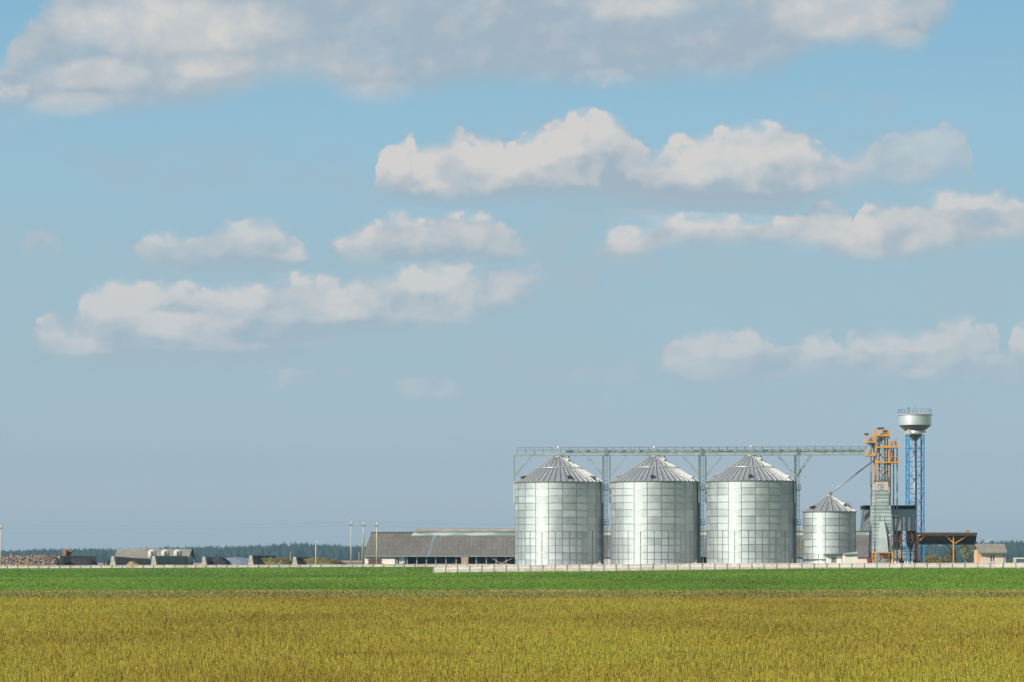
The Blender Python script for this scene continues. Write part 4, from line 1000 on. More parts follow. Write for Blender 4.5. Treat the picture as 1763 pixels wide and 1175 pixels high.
# ================================================================== DRYING TOWER
def dryer():
    Y = 505.0; k = Y / F
    root = thing('grain_dryer', P(1518, 972, Y), 'tall pale green grey sheet metal grain dryer with tapering front duct', 'grain dryer')
    X = lambda px: PX(px, Y); Z = lambda py: PZ(py, Y)
    m = MB(); py = 952.0
    # body: stacked sheet sections; upper part narrower
    secs = []
    y = 870.5
    while y < 951: secs.append((1502.6, 1534.2, y, min(y + 6.3, 952))); y += 6.3
    y = 845.5
    while y < 870: secs.append((1506.3, 1530.2, y, min(y + 6.25, 870.5))); y += 6.25
    for a, b, t, u in secs:
        o = random.uniform(-.015, .015)
        m.box(X(a), X(b), Y + o, Y + 3.4, Z(u) + .02, Z(t) - .02, random.random())
    body = m.build('body', M['dryer'], root)
    s = MB()
    for a, b, t, u in secs: s.box(X(a) - .01, X(b) + .01, Y - .06, Y + 3.41, Z(t) - .02, Z(t) + .02)
    for px in (1506.2, 1514.5, 1522.8): s.bar((X(px), Y - .05, Z(952)), (X(px), Y - .05, Z(890 if px > 1510 else 870.5)), 0.05)
    s.build('section_flanges', M['seam'], body)
    b = MB()
    for i in range(3):
        for px in (1504.5, 1531.6):
            b.box(X(px) - .15, X(px) + .15, Y + .2, Y + .9, Z(859.5 + i * 6 - 4.5), Z(859.5 + i * 6))
    b.build('fan_boxes', M['concrete'], root)
    # tapering duct down the front
    d = MB()
    def ring(pyy, a, b_, yo): return [(X(a), Y + yo, Z(pyy)), (X(b_), Y + yo, Z(pyy)), (X(b_), Y - .05, Z(pyy)), (X(a), Y - .05, Z(pyy))]
    prof = [(898, 1514.6, 1522.4, -.15), (912, 1513.0, 1524.0, -.7), (927, 1511.3, 1525.8, -1.2), (951, 1509.6, 1527.6, -1.5)]
    for (p0, p1) in zip(prof, prof[1:]):
        lo = ring(p1[0], *p1[1:]); hi = ring(p0[0], *p0[1:]); d.hexa(lo + hi)
    d.build('duct', M['duct'], root)
    # top plate with round swirl emblem
    t = MB().box(X(1511), X(1529.2), Y + .1, Y + 3.3, Z(845) + .03, Z(829.8))
    t.box(X(1506.5), X(1511) - .01, Y + .5, Y + 3.2, Z(845) + .03, Z(833)); tp_ = t.build('head_box', M['concrete'], root)
    e = MB(); cxp, cyp, rp = 1516.8, 837.5, 5.4; N = 26
    for i in range(N):
        a0, a1 = 2 * math.pi * (0.15 + 0.75 * i / N), 2 * math.pi * (0.15 + 0.75 * (i + 1) / N)
        e.bar((X(cxp) + rp * k * math.sin(a0), Y + .07, Z(cyp) + rp * k * math.cos(a0)), (X(cxp) + rp * k * math.sin(a1), Y + .07, Z(cyp) + rp * k * math.cos(a1)), 0.04, 0.05)
    pts = []
    for i in range(17):
        f = i / 16; pts.append((X(cxp) + 0.24 * math.cos(f * 3 * math.pi + .2) , Z(cyp) + 0.36 - 0.72 * f))
    for a, c in zip(pts, pts[1:]): e.bar((a[0], Y + .07, a[1]), (c[0], Y + .07, c[1]), 0.05, 0.05)
    e.build('emblem', M['frame_steel'], tp_)
    # exhaust cylinder on the right
    c = MB().lathe([(0.02, Z(951)), (.27, Z(947)), (.27, Z(922.5)), (.33, Z(922)), (.33, Z(920.8))], (X(1532.2), Y - .6), 20); c.build('cyclone', M['white_metal'], root)
    MB().box(X(1527), X(1535), Y - 0.3, Y, Z(953), Z(950.8)).build('cyclone_tray', M['dark_steel'], root)
    MB().tube((X(1505), Y - .8, Z(952)), (X(1505), Y - .8, Z(933.5)), .09, 10).lathe([(.16, Z(934.5)), (.16, Z(932.8))], (X(1505), Y - .8), 10).build('stack_pipe', M['dark_steel'], root)
    # orange base frame and machinery
    f = MB()
    for px in (1499.5, 1504.7, 1534.8): f.bar((X(px), Y - 1.7, 1.0), (X(px), Y - 1.7, Z(951.6)), .17)
    f.bar((X(1499), Y - 1.7, Z(951.8)), (X(1535.6), Y - 1.7, Z(951.8)), .15); f.bar((X(1499), Y - 1.7, Z(958)), (X(1506), Y - 1.7, Z(958)), .1)
    f.bar((X(1516), Y - 1.7, Z(963.5)), (X(1528), Y - 1.7, Z(963.5)), .08); f.bar((X(1516.5), Y - 1.7, 1.2), (X(1516.5), Y - 1.7, Z(956)), .07)
    f.build('base_frame', M['orange'], root)
    g = MB().box(X(1508), X(1528), Y + .1, Y + 2.4, 1.0, Z(952.5)); g.build('base_hopper', M['grey_sheet'], root)
    r = MB().tube((X(1516), Y - 1.2, Z(957)), (X(1521.5), Y - 1.2, Z(957)), .22, 12).box(X(1517.5), X(1521), Y - 1.35, Y - 1.0, Z(963), Z(958)); r.build('burner', M['red'], root)
    r = MB().tube((X(1511), Y - 1.5, Z(966)), (X(1514), Y - 1.5, Z(962)), .14, 10); r.build('pipe', M['strip'], root)
    MB().tube((X(1522), Y - 1.5, Z(966)), (X(1528), Y - 1.5, Z(965)), .15, 10).build('pipe', M['strip'], root)
    r = MB().box(X(1491.5), X(1499.0), Y - 1.9, Y - 1.3, 1.0, Z(961.2)).tube((X(1490.6), Y - 1.6, Z(964)), (X(1491.5), Y - 1.6, Z(964)), .12, 8); r.build('fuel_box', M['red'], root)
dryer()

def tower():
    Y = 510.0; k = Y / F; dq = 2.2
    root = thing('elevator_tower', P(1519, 972, Y), 'orange and grey lattice elevator tower with railed platforms above the dryer', 'tower')
    X = lambda px: PX(px, Y); Z = lambda py: PZ(py, Y)
    for px, top in ((1507.6, 740.5), (1530.6, 740.5)):
        for yo in (0, dq):
            MB().bar((X(px), Y + yo, 1.2), (X(px), Y + yo, Z(top)), 0.19).build('column', M['orange'], root)
    # platforms: (left, right, floor row, rail height rows)
    for a, b, py, h in ((1507.6, 1530.6, 750.3, 9.8), (1490.2, 1507.0, 761.7, 10.3), (1490.4, 1507.0, 784.6, 10.5), (1508, 1547, 770.3, 9.5), (1508, 1547, 796.3, 9.0), (1509, 1530, 829.0, 0)):
        m = MB().box(X(a), X(b), Y - .5, Y + dq + .3, Z(py) - .12, Z(py) + .10); pl = m.build('platform', M['orange'], root)
        if h:
            r = MB(); lefts = [a, b] if b < 1540 else [1531.5, 1546.4]
            for px in lefts:
                for yo in (-.45, dq + .25): r.bar((X(px), Y + yo, Z(py) + .105), (X(px), Y + yo, Z(py - h)), .085)
            for lv, w_ in ((h, .08), (h * .5, .05)):
                for yo in (-.45, dq + .25): r.bar((X(lefts[0]), Y + yo, Z(py - lv)), (X(lefts[1]), Y + yo, Z(py - lv)), w_)
            r.build('railing', M['orange'], pl)
    # lattice bracing of the shaft
    m = MB(); lv = [750.5, 770.5, 796.5, 829]
    for a, b in zip(lv, lv[1:]):
        for yo in (dq,):
            m.bar((X(1508), Y + yo, Z(b)), (X(1530), Y + yo, Z(a)), .09); m.bar((X(1508), Y + yo, Z(a)), (X(1530), Y + yo, Z(b)), .07)
    m.bar((X(1510), Y - .02, Z(793)), (X(1530), Y - .02, Z(772)), .10)
    m.bar((X(1508), Y, Z(799)), (X(1530), Y, Z(826)), .09)
    m.build('bracing', M['orange'], root)
    # elevator legs: twin grey trunks
    for px, yo, top, w_ in ((1500.3, .6, 764, .17), (1524.8, .9, 744, .24), (1515.5, 1.2, 752, .24), (1539.5, .8, 771, .19), (1545.6, .8, 771, .19), (1533.4, .4, 796, .14)):
        m = MB().bar((X(px), Y + yo, 1.2), (X(px), Y + yo, Z(top)), w_ * .95, w_)
        py = top + 12
        while py < 960: m.box(X(px) - w_ * .8, X(px) + w_ * .8, Y + yo - w_ * .8, Y + yo + w_ * .8, Z(py) - .03, Z(py) + .03); py += 19.7
        m.build('elevator_leg', M['dark_steel'] if px in (1533.4,) else M['frame_steel'], root)
    m = MB(); m.box(X(1537), X(1548.5), Y + .4, Y + 1.2, Z(892), Z(890)); m.box(X(1537), X(1548.5), Y + .4, Y + 1.2, Z(924), Z(922.6)); m.build('leg_clamp', M['dark_steel'], root)
    for px, py in ((1524.8, 743), (1500.3, 758), (1515.5, 756)):
        m = MB().tube((X(px) - .0, Y + .3, Z(py)), (X(px), Y + 1.5, Z(py)), .38, 18); m.box(X(px) - .3, X(px) + .3, Y + .4, Y + 1.4, Z(py) - .7, Z(py)); m.build('elevator_head', M['frame_steel'], root)
    # motors and dark diagonal chutes
    for px, py, w_ in ((1491.5, 747.6, .35), (1513.2, 737.8, .35), (1518.6, 737.6, .25), (1517.5, 748.6, .22), (1514.6, 755, .26)):
        m = MB().tube((X(px) - w_, Y - .2, Z(py)), (X(px) + w_, Y - .2, Z(py)), .15, 10); m.box(X(px) - .12, X(px) + .12, Y - .32, Y - .08, Z(py) - .3, Z(py)); m.build('motor', M['dark_steel'], root)
    for a, b, r in (((1498, 762.5), (1489.6, 772), .09), ((1501, 763), (1506, 780), .10), ((1503.5, 763), (1506.5, 774), .12), ((1508, 757), (1513.5, 761), .10), ((1522, 752), (1510.5, 772), .11), ((1514.5, 765), (1514, 779), .12), ((1512, 772), (1508.5, 789), .10), ((1513, 779), (1534, 803), .11), ((1524, 786), (1534, 800), .07), ((1530, 806), (1523.5, 815), .14), ((1521.5, 817), (1517.5, 829), .11), ((1496, 783), (1501, 772), .08)):
        MB().tube((X(a[0]), Y + .4, Z(a[1])), (X(b[0]), Y + .4, Z(b[1])), r, 10).build('chute', M['seam'], root)
    m = MB().box(X(1520.8), X(1527.6), Y - .3, Y + .2, Z(749), Z(746.3)).box(X(1521), X(1528), Y - .3, Y + .2, Z(770), Z(767.6)).box(X(1508.3), X(1515), Y - .3, Y + .2, Z(796), Z(793.4)); m.build('drive_guard', M['orange'], root)
    c = MB().lathe([(.10, Z(777)), (.12, Z(771)),], (X(1535.3), Y + .3), 10); c.lathe([(.32, Z(794.5)), (.38, Z(788)), (.38, Z(779.5)), (.2, Z(776.5))], (X(1535.3), Y + .3), 16); c.build('cyclone', M['rust_light'], root)
    c = MB().tube((X(1541.8), Y, Z(766)), (X(1541.8), Y, Z(756.8)), .13, 10).tube((X(1535.5), Y, Z(768)), (X(1535.5), Y, Z(763)), .10, 10); c.build('gear_unit', M['rust_light'], root)
    # caged ladder on the left, rungs inside the shaft
    l = MB()
    for px in (1495.6, 1500.0): l.bar((X(px), Y - .9, 1.4), (X(px), Y - .9, Z(905)), .05)
    py = 906.0
    while py < 965: l.bar((X(1495.6), Y - .9, Z(py)), (X(1500), Y - .9, Z(py)), .05); py += 3.6
    l.build('ladder', M['white_metal'], root)
    l = MB().bar((X(1500.4), Y - .6, 1.4), (X(1500.4), Y - .6, Z(834)), .11)
    l.bar((X(1500), Y - .6, Z(845)), (X(1508), Y - .6, Z(845)), .10); l.box(X(1493.3), X(1502), Y - 1.1, Y - .4, Z(901), Z(899)); l.bar((X(1494.8), Y - .9, 1.2), (X(1494.8), Y - .9, Z(935)), .07)
    l.build('ladder_frame', M['rust_light'], root)
    l = MB()
    for px in (1518.4, 1522.4): l.bar((X(px), Y + .1, Z(829)), (X(px), Y + .1, Z(752)), .05)
    py = 753.0
    while py < 829: l.bar((X(1518.4), Y + .1, Z(py)), (X(1522.4), Y + .1, Z(py)), .04); py += 3.4
    py = 800
    while py < 829: l.bar((X(1508), Y + dq * .5, Z(py)), (X(1530), Y + dq * .5, Z(py)), .05); py += 5.2
    l.build('shaft_ladder', M['frame_steel'], root)
    m = MB().bar((X(1526), Y + 1, Z(741)), (X(1526), Y + 1, Z(733.5)), .04).bar((X(1501.5), Y + 1, Z(752)), (X(1501.5), Y + 1, Z(744)), .04); m.build('mast', M['frame_steel'], root)
tower()
def spout():
    Ya, Yb = YL(1428), 510.4
    root = thing('grain_spout', P(1427.5, 852, Ya), 'thin grey pipe sloping from the orange tower down to the small silo', 'pipe')
    MB().tube(P(1428.5, 851.0, Ya), P(1507.8, 790.5, Yb), .115, 12).build('tube', M['frame_steel'], root)
    MB().tube(P(1426.8, 851.5, Ya), P(1431.5, 847.8, Ya), .20, 12).tube(P(1428, 851, Ya), P(1428, 856, Ya), .15, 10).build('elbow', M['rust_light'], root)
spout()

# ================================================================== RAISED BINS
def bins():
    Y = 515.0
    root = thing('raised_bin_house', P(1545, 972, Y), 'dark grey corrugated bin house raised on legs behind the dryer', 'storage building')
    X = lambda px: PX(px, Y); Z = lambda py: PZ(py, Y)
    MB().box(X(1488.4), X(1576.8), Y, Y + 6.5, Z(914.2), Z(877.3)).build('cladding', M['bin_sheet'], root)
    m = MB().box(X(1488.4), X(1576.8), Y + .8, Y + 5.9, Z(877.3) + .003, Z(871.5) - .003); m.build('gap_shade_box', M['dark'], root)  # black box paints the shade in the open gap under the roof
    m = MB()
    for px in (1488.7, 1498, 1510, 1522, 1534, 1548, 1562, 1576.4): m.box(X(px) - .07, X(px) + .07, Y + .02, Y + .15, Z(877.2), Z(871.6))
    m.build('roof_post', M['dark_steel'], root)
    MB().box(X(1487.6), X(1577.8), Y - .3, Y + 6.9, Z(871.5), Z(870.4)).build('roof', M['dark_steel'], root)
    for px in (1505.5, 1534, 1552.6, 1576.0):
        for yo in (.2, 6.2): MB().bar((X(px), Y + yo, 1.2), (X(px), Y + yo, Z(914.3)), .20).build('leg', M['rust'] if px > 1550 else M['dark_steel'], root)
    for a, b, lo in ((1539.5, 1552.2, 946), (1562.6, 1575.4, 946.5)):
        m = MB(); c = (a + b) / 2; y1, y2 = Y + .5, Y + 1.9
        m.box(X(a), X(b), y1, y2, Z(934), Z(914.4))
        m.hexa([(X(c - 2.6), y1 + .4, Z(lo)), (X(c + 2.6), y1 + .4, Z(lo)), (X(c + 2.6), y2 - .4, Z(lo)), (X(c - 2.6), y2 - .4, Z(lo)), (X(a), y1, Z(934) - .003), (X(b), y1, Z(934) - .003), (X(b), y2, Z(934) - .003), (X(a), y2, Z(934) - .003)])
        h = m.build('hopper', M['rust'], root)
        if a > 1560:
            m = MB()
            for py in (917, 921, 925, 932.5): m.bar((X(1567), y1 - .05, Z(py)), (X(1570), y1 - .05, Z(py + 2)), .12)
            m.build('rungs', M['orange'], h)
    m = MB()
    for a, b in (((1552.6, 917), (1563, 925)), ((1552.6, 932), (1563, 925)), ((1552.6, 932), (1576, 933)), ((1552, 950), (1576, 950)), ((1552, 955), (1576, 955)), ((1545, 958), (1552, 966)), ((1566, 946), (1580, 955)), ((1535, 943), (1552, 943))): m.bar((X(a[0]), Y, Z(a[1])), (X(b[0]), Y, Z(b[1])), .09)
    m.build('bracing', M['dark_steel'], root)
    m = MB().bar((X(1578.6), Y - 1, 1.2), (X(1578.6), Y - 1, Z(918)), .24); m.box(X(1572), X(1583), Y - .6, Y + .4, 1.0, Z(965)).box(X(1548), X(1556), Y - .6, Y + .4, 1.0, Z(965.5)); m.build('unloading_auger', M['dark_steel'], root)
bins()

# ================================================================== WATER TOWER
def water_tower():
    Y = 534.0; k = Y / F
    c = (PX(1575.4, Y), Y)
    root = thing('water_tower', (c[0], c[1], 1.2), 'tall water tower with silvery tank on a blue lattice mast', 'water tower')
    Z = lambda py: PZ(py, Y)
    R = 27.9 * k
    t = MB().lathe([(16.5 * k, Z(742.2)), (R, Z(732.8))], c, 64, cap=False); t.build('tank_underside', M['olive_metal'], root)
    t = MB().lathe([(R, Z(732.8)), (R + .01, Z(731.5)), (R, Z(716)), (R, Z(714.6))], c, 64, cap=False)
    t.lathe([(R, Z(714.6)), (R * .7, Z(713.2)), (R * .35, Z(712.2)), (.05, Z(711.7))], c, 64, cap=False); tank = t.build('tank', M['white_metal'], root)
    MB().lathe([(R + .01, Z(715.6)), (R + .16, Z(715.6)), (R + .16, Z(714.2)), (R + .01, Z(714.2))], c, 64, cap=False).build('rim', M['concrete'], root)
    MB().lathe([(16.4 * k, Z(748.4)), (16.8 * k, Z(747.5)), (16.8 * k, Z(742.8)), (16.4 * k, Z(742.25))], c, 48).build('collar', M['white_metal'], root)
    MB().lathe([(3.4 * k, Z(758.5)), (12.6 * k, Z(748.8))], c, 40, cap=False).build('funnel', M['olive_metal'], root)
    MB().tube((c[0], c[1], 1.0), (c[0], c[1], Z(758)), 3.3 * k, 20).build('riser_pipe', M['grey_sheet'], root)
    r = MB(); N = 24
    for i in range(N):
        a0, a1 = 2 * math.pi * i / N, 2 * math.pi * (i + 1) / N
        for zz, w_ in ((Z(705.6), .04), (Z(709.5), .03)): r.bar(rim(*c, R + .08, a0, zz), rim(*c, R + .08, a1, zz), w_)
        r.bar(rim(*c, R + .08, a0, Z(714.1)), rim(*c, R + .08, a0, Z(705.6)), .045)
    r.build('railing', M['seam'], root)
    m = MB().tube((PX(1563.3, Y), Y - 1, Z(713)), (PX(1563.3, Y), Y - 1, Z(703.5)), .05, 8).box(PX(1561.2, Y), PX(1562.8, Y), Y - 1.1, Y - .9, Z(704), Z(702.5)).box(PX(1564, Y), PX(1565.6, Y), Y - 1.1, Y - .9, Z(704), Z(702.5)); m.build('warning_lamp', M['dark_steel'], root)
    MB().bar((PX(1575, Y), Y, Z(712)), (PX(1575, Y), Y, Z(693.5)), .035).build('antenna', M['seam'], root)
    # mast: four legs, square turned a little
    hw = 13.0 * k; tw = R_(3); corners = []
    for sx, sy in ((-1, -1), (1, -1), (1, 1), (-1, 1)):
        x, y = sx * hw, sy * hw; corners.append((c[0] + x * math.cos(tw) - y * math.sin(tw), c[1] + x * math.sin(tw) + y * math.cos(tw)))
    for x, y in corners: MB().bar((x, y, 1.0), (x, y, Z(749)), .21).build('leg', M['blue'], root)
    lv = [749 + 23.2 * i for i in range(10)]
    for j in range(4):
        a, b = corners[j], corners[(j + 1) % 4]; m = MB()
        for i, (p, q) in enumerate(zip(lv, lv[1:])):
            q = min(q, 970)
            m.bar((a[0], a[1], Z(q)), (b[0], b[1], Z(q)), .12 if i % 2 == 0 else .08)
            mid = (p + q) / 2
            if (i + j) % 2: m.bar((a[0], a[1], Z(p)), (b[0], b[1], Z(q)), .09)
            else: m.bar((b[0], b[1], Z(p)), (a[0], a[1], Z(q)), .09)
        m.build('bracing', M['blue'], root)
    for i in range(4): a = corners[i]; MB().box(a[0] - .25, a[0] + .25, a[1] - .25, a[1] + .25, Z(749.2), Z(740.5)).build('bearing', M['concrete'], root)
water_tower()

# ================================================================== OPEN CANOPY
def canopy():
    Y = 500.0; D = 13.0
    root = thing('open_canopy', P(1630, 972, Y), 'open sided canopy with sloping dark roof on orange posts', 'canopy')
    X = lambda px, y=Y: PX(px, y); Yb = Y + D
    zf, zb = PZ(917.6, Y), PZ(936.3, Yb)
    x0, x1 = X(1580.4), X(1681.5)
    x0b, x1b = X(1580.4, Yb), X(1679.8, Yb)
    def xa_(f): return x0 + (x0b - x0) * f
    def xb_(f): return x1 + (x1b - x1) * f
    MB().hexa([(x0, Y - .5, zf - .1), (x1, Y - .5, zf - .1), (x1b, Yb, zb - .0), (x0b, Yb, zb - .0), (x0, Y - .5, zf), (x1, Y - .5, zf), (x1b, Yb, zb + .1), (x0b, Yb, zb + .1)]).build('roof', M['canopy'], root)
    MB().box(x0, x1, Y - .56, Y - .503, zf - .34, zf - .08).build('fascia', M['canopy'], root)
    MB().box(x0, x1, Y - .58, Y - .503, zf - .078, zf + .04).build('edge_trim', M['rust'], root)
    m = MB(); n = 7
    for i in range(n):
        f = (i + .5) / n; y = Y + D * f; z = zf + (zb - zf) * f - .18
        m.bar((xa_(f), y, z), (xb_(f), y, z), .10)
    m.build('purlins', M['canopy'], root)
    MB().bar((x0, Y, PZ(921.8, Y)), (x1, Y, PZ(921.8, Y)), .14, .2).build('beam', M['orange'], root)
    MB().bar((x0b, Yb, zb - .1), (x1b, Yb, zb - .1), .14, .16).build('beam', M['rust_light'], root)
    for px in (1581.0, 1641.4):
        MB().bar((X(px), Y, 1.0), (X(px), Y, PZ(922.6, Y)), .17).build('post', M['orange'] if px > 1600 else M['rust'], root)
        MB().bar((X(px, Yb), Yb, 1.0), (X(px, Yb), Yb, zb - .2), .15).build('post', M['rust_light'], root)
    for a, b in (((1583.5, 931), (1592.5, 922.5)), ((1640.5, 934.5), (1628.5, 922.5)), ((1644, 936), (1665.5, 922.5))): MB().bar(P(a[0], a[1], Y), P(b[0], b[1], Y), .12).build('brace', M['orange'], root)
    for a, b in (((1641, 950), (1629, 937.5)), ((1642, 951), (1665, 937.5))): MB().bar(P(a[0], a[1], Yb), P(b[0], b[1], Yb), .09).build('brace', M['dark_steel'], root)
    MB().box(X(1665), X(1670.6), Y + .6, Y + 1.2, zf - .02, PZ(913, Y)).build('roof_vent', M['straw'], root)
canopy()

# ================================================================== GATEHOUSE AND GATE, RIGHT
def gatehouse():
    Y = 487.0
    root = thing('gatehouse', P(1710, 972, Y), 'small peach and cream house with grey tiled roof at the right edge', 'house')
    X = lambda px, y=Y: PX(px, y)
    D = 5.0; x0, x1 = X(1689.5), X(1731.5); ze = PZ(951.5, Y); zg = 1.0
    zr = PZ(938.2, Y + D / 2)
    wx = [X(1704.5), X(1713.3)]; wz = [PZ(967, Y), PZ(956, Y)]
    m = MB().box(x0, wx[0], Y, Y + .25, zg, ze).box(wx[1], x1, Y, Y + .25, zg, ze).box(wx[0], wx[1], Y, Y + .25, zg, wz[0]).box(wx[0], wx[1], Y, Y + .25, wz[1], ze); m.build('front_wall', M['cream'], root)
    for xx, mt, nm in ((x0, 'peach', 'gable_wall'), (x1 - .25, 'door_red_gable_shade', 'gable_wall')):  # peach left gable carries sunlight, maroon right gable carries shade
        MB().prism([(xx, Y + .251, zg), (xx, Y + D, zg), (xx, Y + D, ze), (xx, Y + D / 2, zr - .15), (xx, Y + .251, ze)], (.25, 0, 0)).build(nm, M[mt], root)
    # added block for the left gable, sunlight put into its peach colour
    MB().box(X(1684.2), x0 - .003, Y + .6, Y + D - .5, zg, PZ(946.5, Y)).build('lit_gable_block', M['peach'], root)
    mid = (wx[0] + wx[1]) / 2
    fr = MB()
    for a in (wx[0], mid - .06, wx[1] - .08): fr.box(a, a + (.12 if a == mid - .06 else .08), Y + .02, Y + .12, wz[0], wz[1])
    fr.box(wx[0] - .05, wx[1] + .05, Y - .06, Y - .003, wz[0] - .09, wz[0]); w = fr.build('window', M['white'], root)
    MB().box(wx[0] + .08, mid - .06, Y + .14, Y + .17, wz[0], wz[1]).box(mid + .06, wx[1] - .08, Y + .14, Y + .17, wz[0], wz[1]).build('pane', M['glass'], w)
    m = MB(); xa, xb = X(1682.8), X(1733.5); t = .14
    for s0, s1, z0, z1 in ((-.6, D / 2, ze - .10, zr), (D / 2, D + .5, zr, ze - .1)):
        m.hexa([(xa, Y + s0, z0), (xb, Y + s0, z0), (xb, Y + s1, z1), (xa, Y + s1, z1), (xa, Y + s0, z0 + t), (xb, Y + s0, z0 + t), (xb, Y + s1, z1 + t), (xa, Y + s1, z1 + t)])
    m.build('roof', M['roof_tan'], root)
    MB().box(X(1689.8), X(1730), Y - .62, Y - .5, ze - .17, ze - .03).build('gutter', M['strip'], root)
    MB().box(X(1727.5), X(1729.5), Y - .06, Y - .003, zg, ze - .2).build('downpipe', M['grey_sheet'], root)
gatehouse()
def gate():
    Y = 500.0
    root = thing('gate_frame', P(1754, 972, Y), 'white metal gate frame past the small house, cut by the right edge', 'gate')
    X = lambda px: PX(px, Y)
    m = MB()
    for px in (1745.6, 1748.4, 1766, 1780): m.bar((X(px), Y, 1.0), (X(px), Y, PZ(961, Y)), .13)
    m.bar((X(1745), Y, PZ(961.4, Y)), (X(1780), Y, PZ(961.4, Y)), .15); m.build('frame', M['white'], root)
    m = MB()
    for py in (963, 965, 967, 969): m.bar((X(1749), Y, PZ(py, Y)), (X(1780), Y, PZ(py, Y)), .05)
    px = 1750.0
    while px < 1779: m.bar((X(px), Y, 1.2), (X(px), Y, PZ(962, Y)), .03); px += 2.2
    m.build('mesh_infill', M['seam'], root)
gate()

# ================================================================== LEFT: SILAGE WALLS
def bunker(px, ytop, L, ytop_far, label, Y=600.0):
    x = PX(px, Y); zt = PZ(ytop, Y); zf = PZ(ytop_far, Y + L); zg = 1.1
    root = thing('silage_wall', (x, Y, zg), label, 'wall', 'concrete silage clamp walls')
    hb, ht = 0.62, 0.24
    sec = lambda y, z: [(x - hb, y, zg), (x + hb, y, zg), (x + ht, y, z), (x - ht, y, z)]
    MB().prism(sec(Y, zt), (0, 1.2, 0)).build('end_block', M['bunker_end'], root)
    m = MB(); n = 12
    for i in range(n):
        y0 = Y + 1.205 + (L - 1.2) * i / n; y1 = Y + 1.205 + (L - 1.2) * (i + 1) / n - .03
        z0 = zt + (zf - zt) * (y0 - Y) / L; z1 = zt + (zf - zt) * (y1 - Y) / L
        o = random.uniform(-.03, .03)
        a = sec(y0, z0); b = sec(y1, z1)
        m.hexa([(p[0] + o, p[1], p[2]) for p in (a[0], a[1], b[1], b[0], a[3], a[2], b[2], b[3])], random.random())
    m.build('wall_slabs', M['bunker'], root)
    return x, zt, zf
LB = [(100, 957.6, 53, 957.4, 'clean white ended silage wall next to the wood heap, dark face to the right'),
      (194, 958.2, 62, 963.0, 'weathered silage wall whose top slopes down in front of the long tan roof'),
      (264.5, 957.6, 62, 957.8, 'silage wall with tall streaked face just right of the first white feed bin'),
      (351, 958.8, 62, 961.5, 'silage wall end standing beside the grey film covered heap'),
      (431.5, 956.8, 60, 958.0, 'broad pale silage wall end with tyres hung along the level top'),
      (507.2, 959.2, 62, 961.8, 'silage wall with sloping tyre edged top nearest the lamp post')]
BP = [bunker(*a) for a in LB]
def heap(name, label, cat, pts, mat, y0, y1, noise_amp=.18, n=26):
    """mound: cross-section (px, py) outline at front, running in depth"""
    m = MB(); Ys = np.linspace(y0, y1, 16); rows = []
    k0 = y0 / F
    for iy, y in enumerate(Ys):
        row = []
        for i in range(n):
            f = i / (n - 1); px = pts[0][0] + (pts[-1][0] - pts[0][0]) * f
            py = float(np.interp(px, [p[0] for p in pts], [p[1] for p in pts]))
            x = PX(px, y0); z = PZ(py, y0)
            edge = min(1, iy / 2.5, (15 - iy) / 2.5) * min(1, i / 2, (n - 1 - i) / 2)
            z = 1.0 + (z - 1.0) * (0.35 + 0.65 * min(1, iy / 2.5)) if iy < 3 else z
            row.append((x + random.uniform(-.1, .1), y, z + random.gauss(0, noise_amp) * edge))
        rows.append(row)
    vs = [p for r in rows for p in r]
    m.add(vs, [(j * n + i, j * n + i + 1, (j + 1) * n + i + 1, (j + 1) * n + i) for j in range(15) for i in range(n - 1)], 0.5, True)
    base = [(p[0], p[1], 0.9) for p in rows[0]]
    m.add(base + rows[0], [(i, i + 1, n + i + 1, n + i) for i in range(n - 1)], 0.5, True)
    return m.build(name, mat, label=label, cat=cat)
heap('silage_heap', 'mossy brown silage heap against the level tyre edged wall', 'silage heap', [(437.5, 962.0), (450, 962.5), (470, 963.5), (482, 965.5), (492, 971), (500, 976)], M['silage'], 606, 655)
heap('silage_heap', 'mossy green silage heap against the sloping tyre edged wall', 'silage heap', [(513.5, 963), (530, 962.5), (550, 964), (563, 966), (573, 971), (580, 976)], M['silage'], 606, 655)
heap('earth_heap', 'dark rounded heap in front of the grey film covered heap', 'heap', [(356, 975), (363, 967), (370, 961), (376, 960.2), (383, 963), (389, 968), (394, 976)], M['earth'], 603, 612, .06)
heap('covered_heap', 'heap under pale grey film right of a dark rounded heap', 'heap', [(362, 972), (372, 964), (384, 961), (392, 960.5), (402, 962), (414, 965.5), (424, 970), (433, 976)], M['film'], 614, 650, .06)
heap('straw_heap', 'small yellow straw heap inside the second silage clamp', 'heap', [(215, 978), (218, 972), (222, 968), (228, 967.5), (233, 971), (239, 974), (244, 977)], M['straw'], 602, 606, .08)
heap('earth_heap', 'grey brown heap leaning on the dark face of the first silage wall', 'heap', [(108, 976), (116, 968), (124, 962.5), (136, 961), (148, 962.5), (157, 967), (164, 975)], M['earth'], 606, 612, .06)

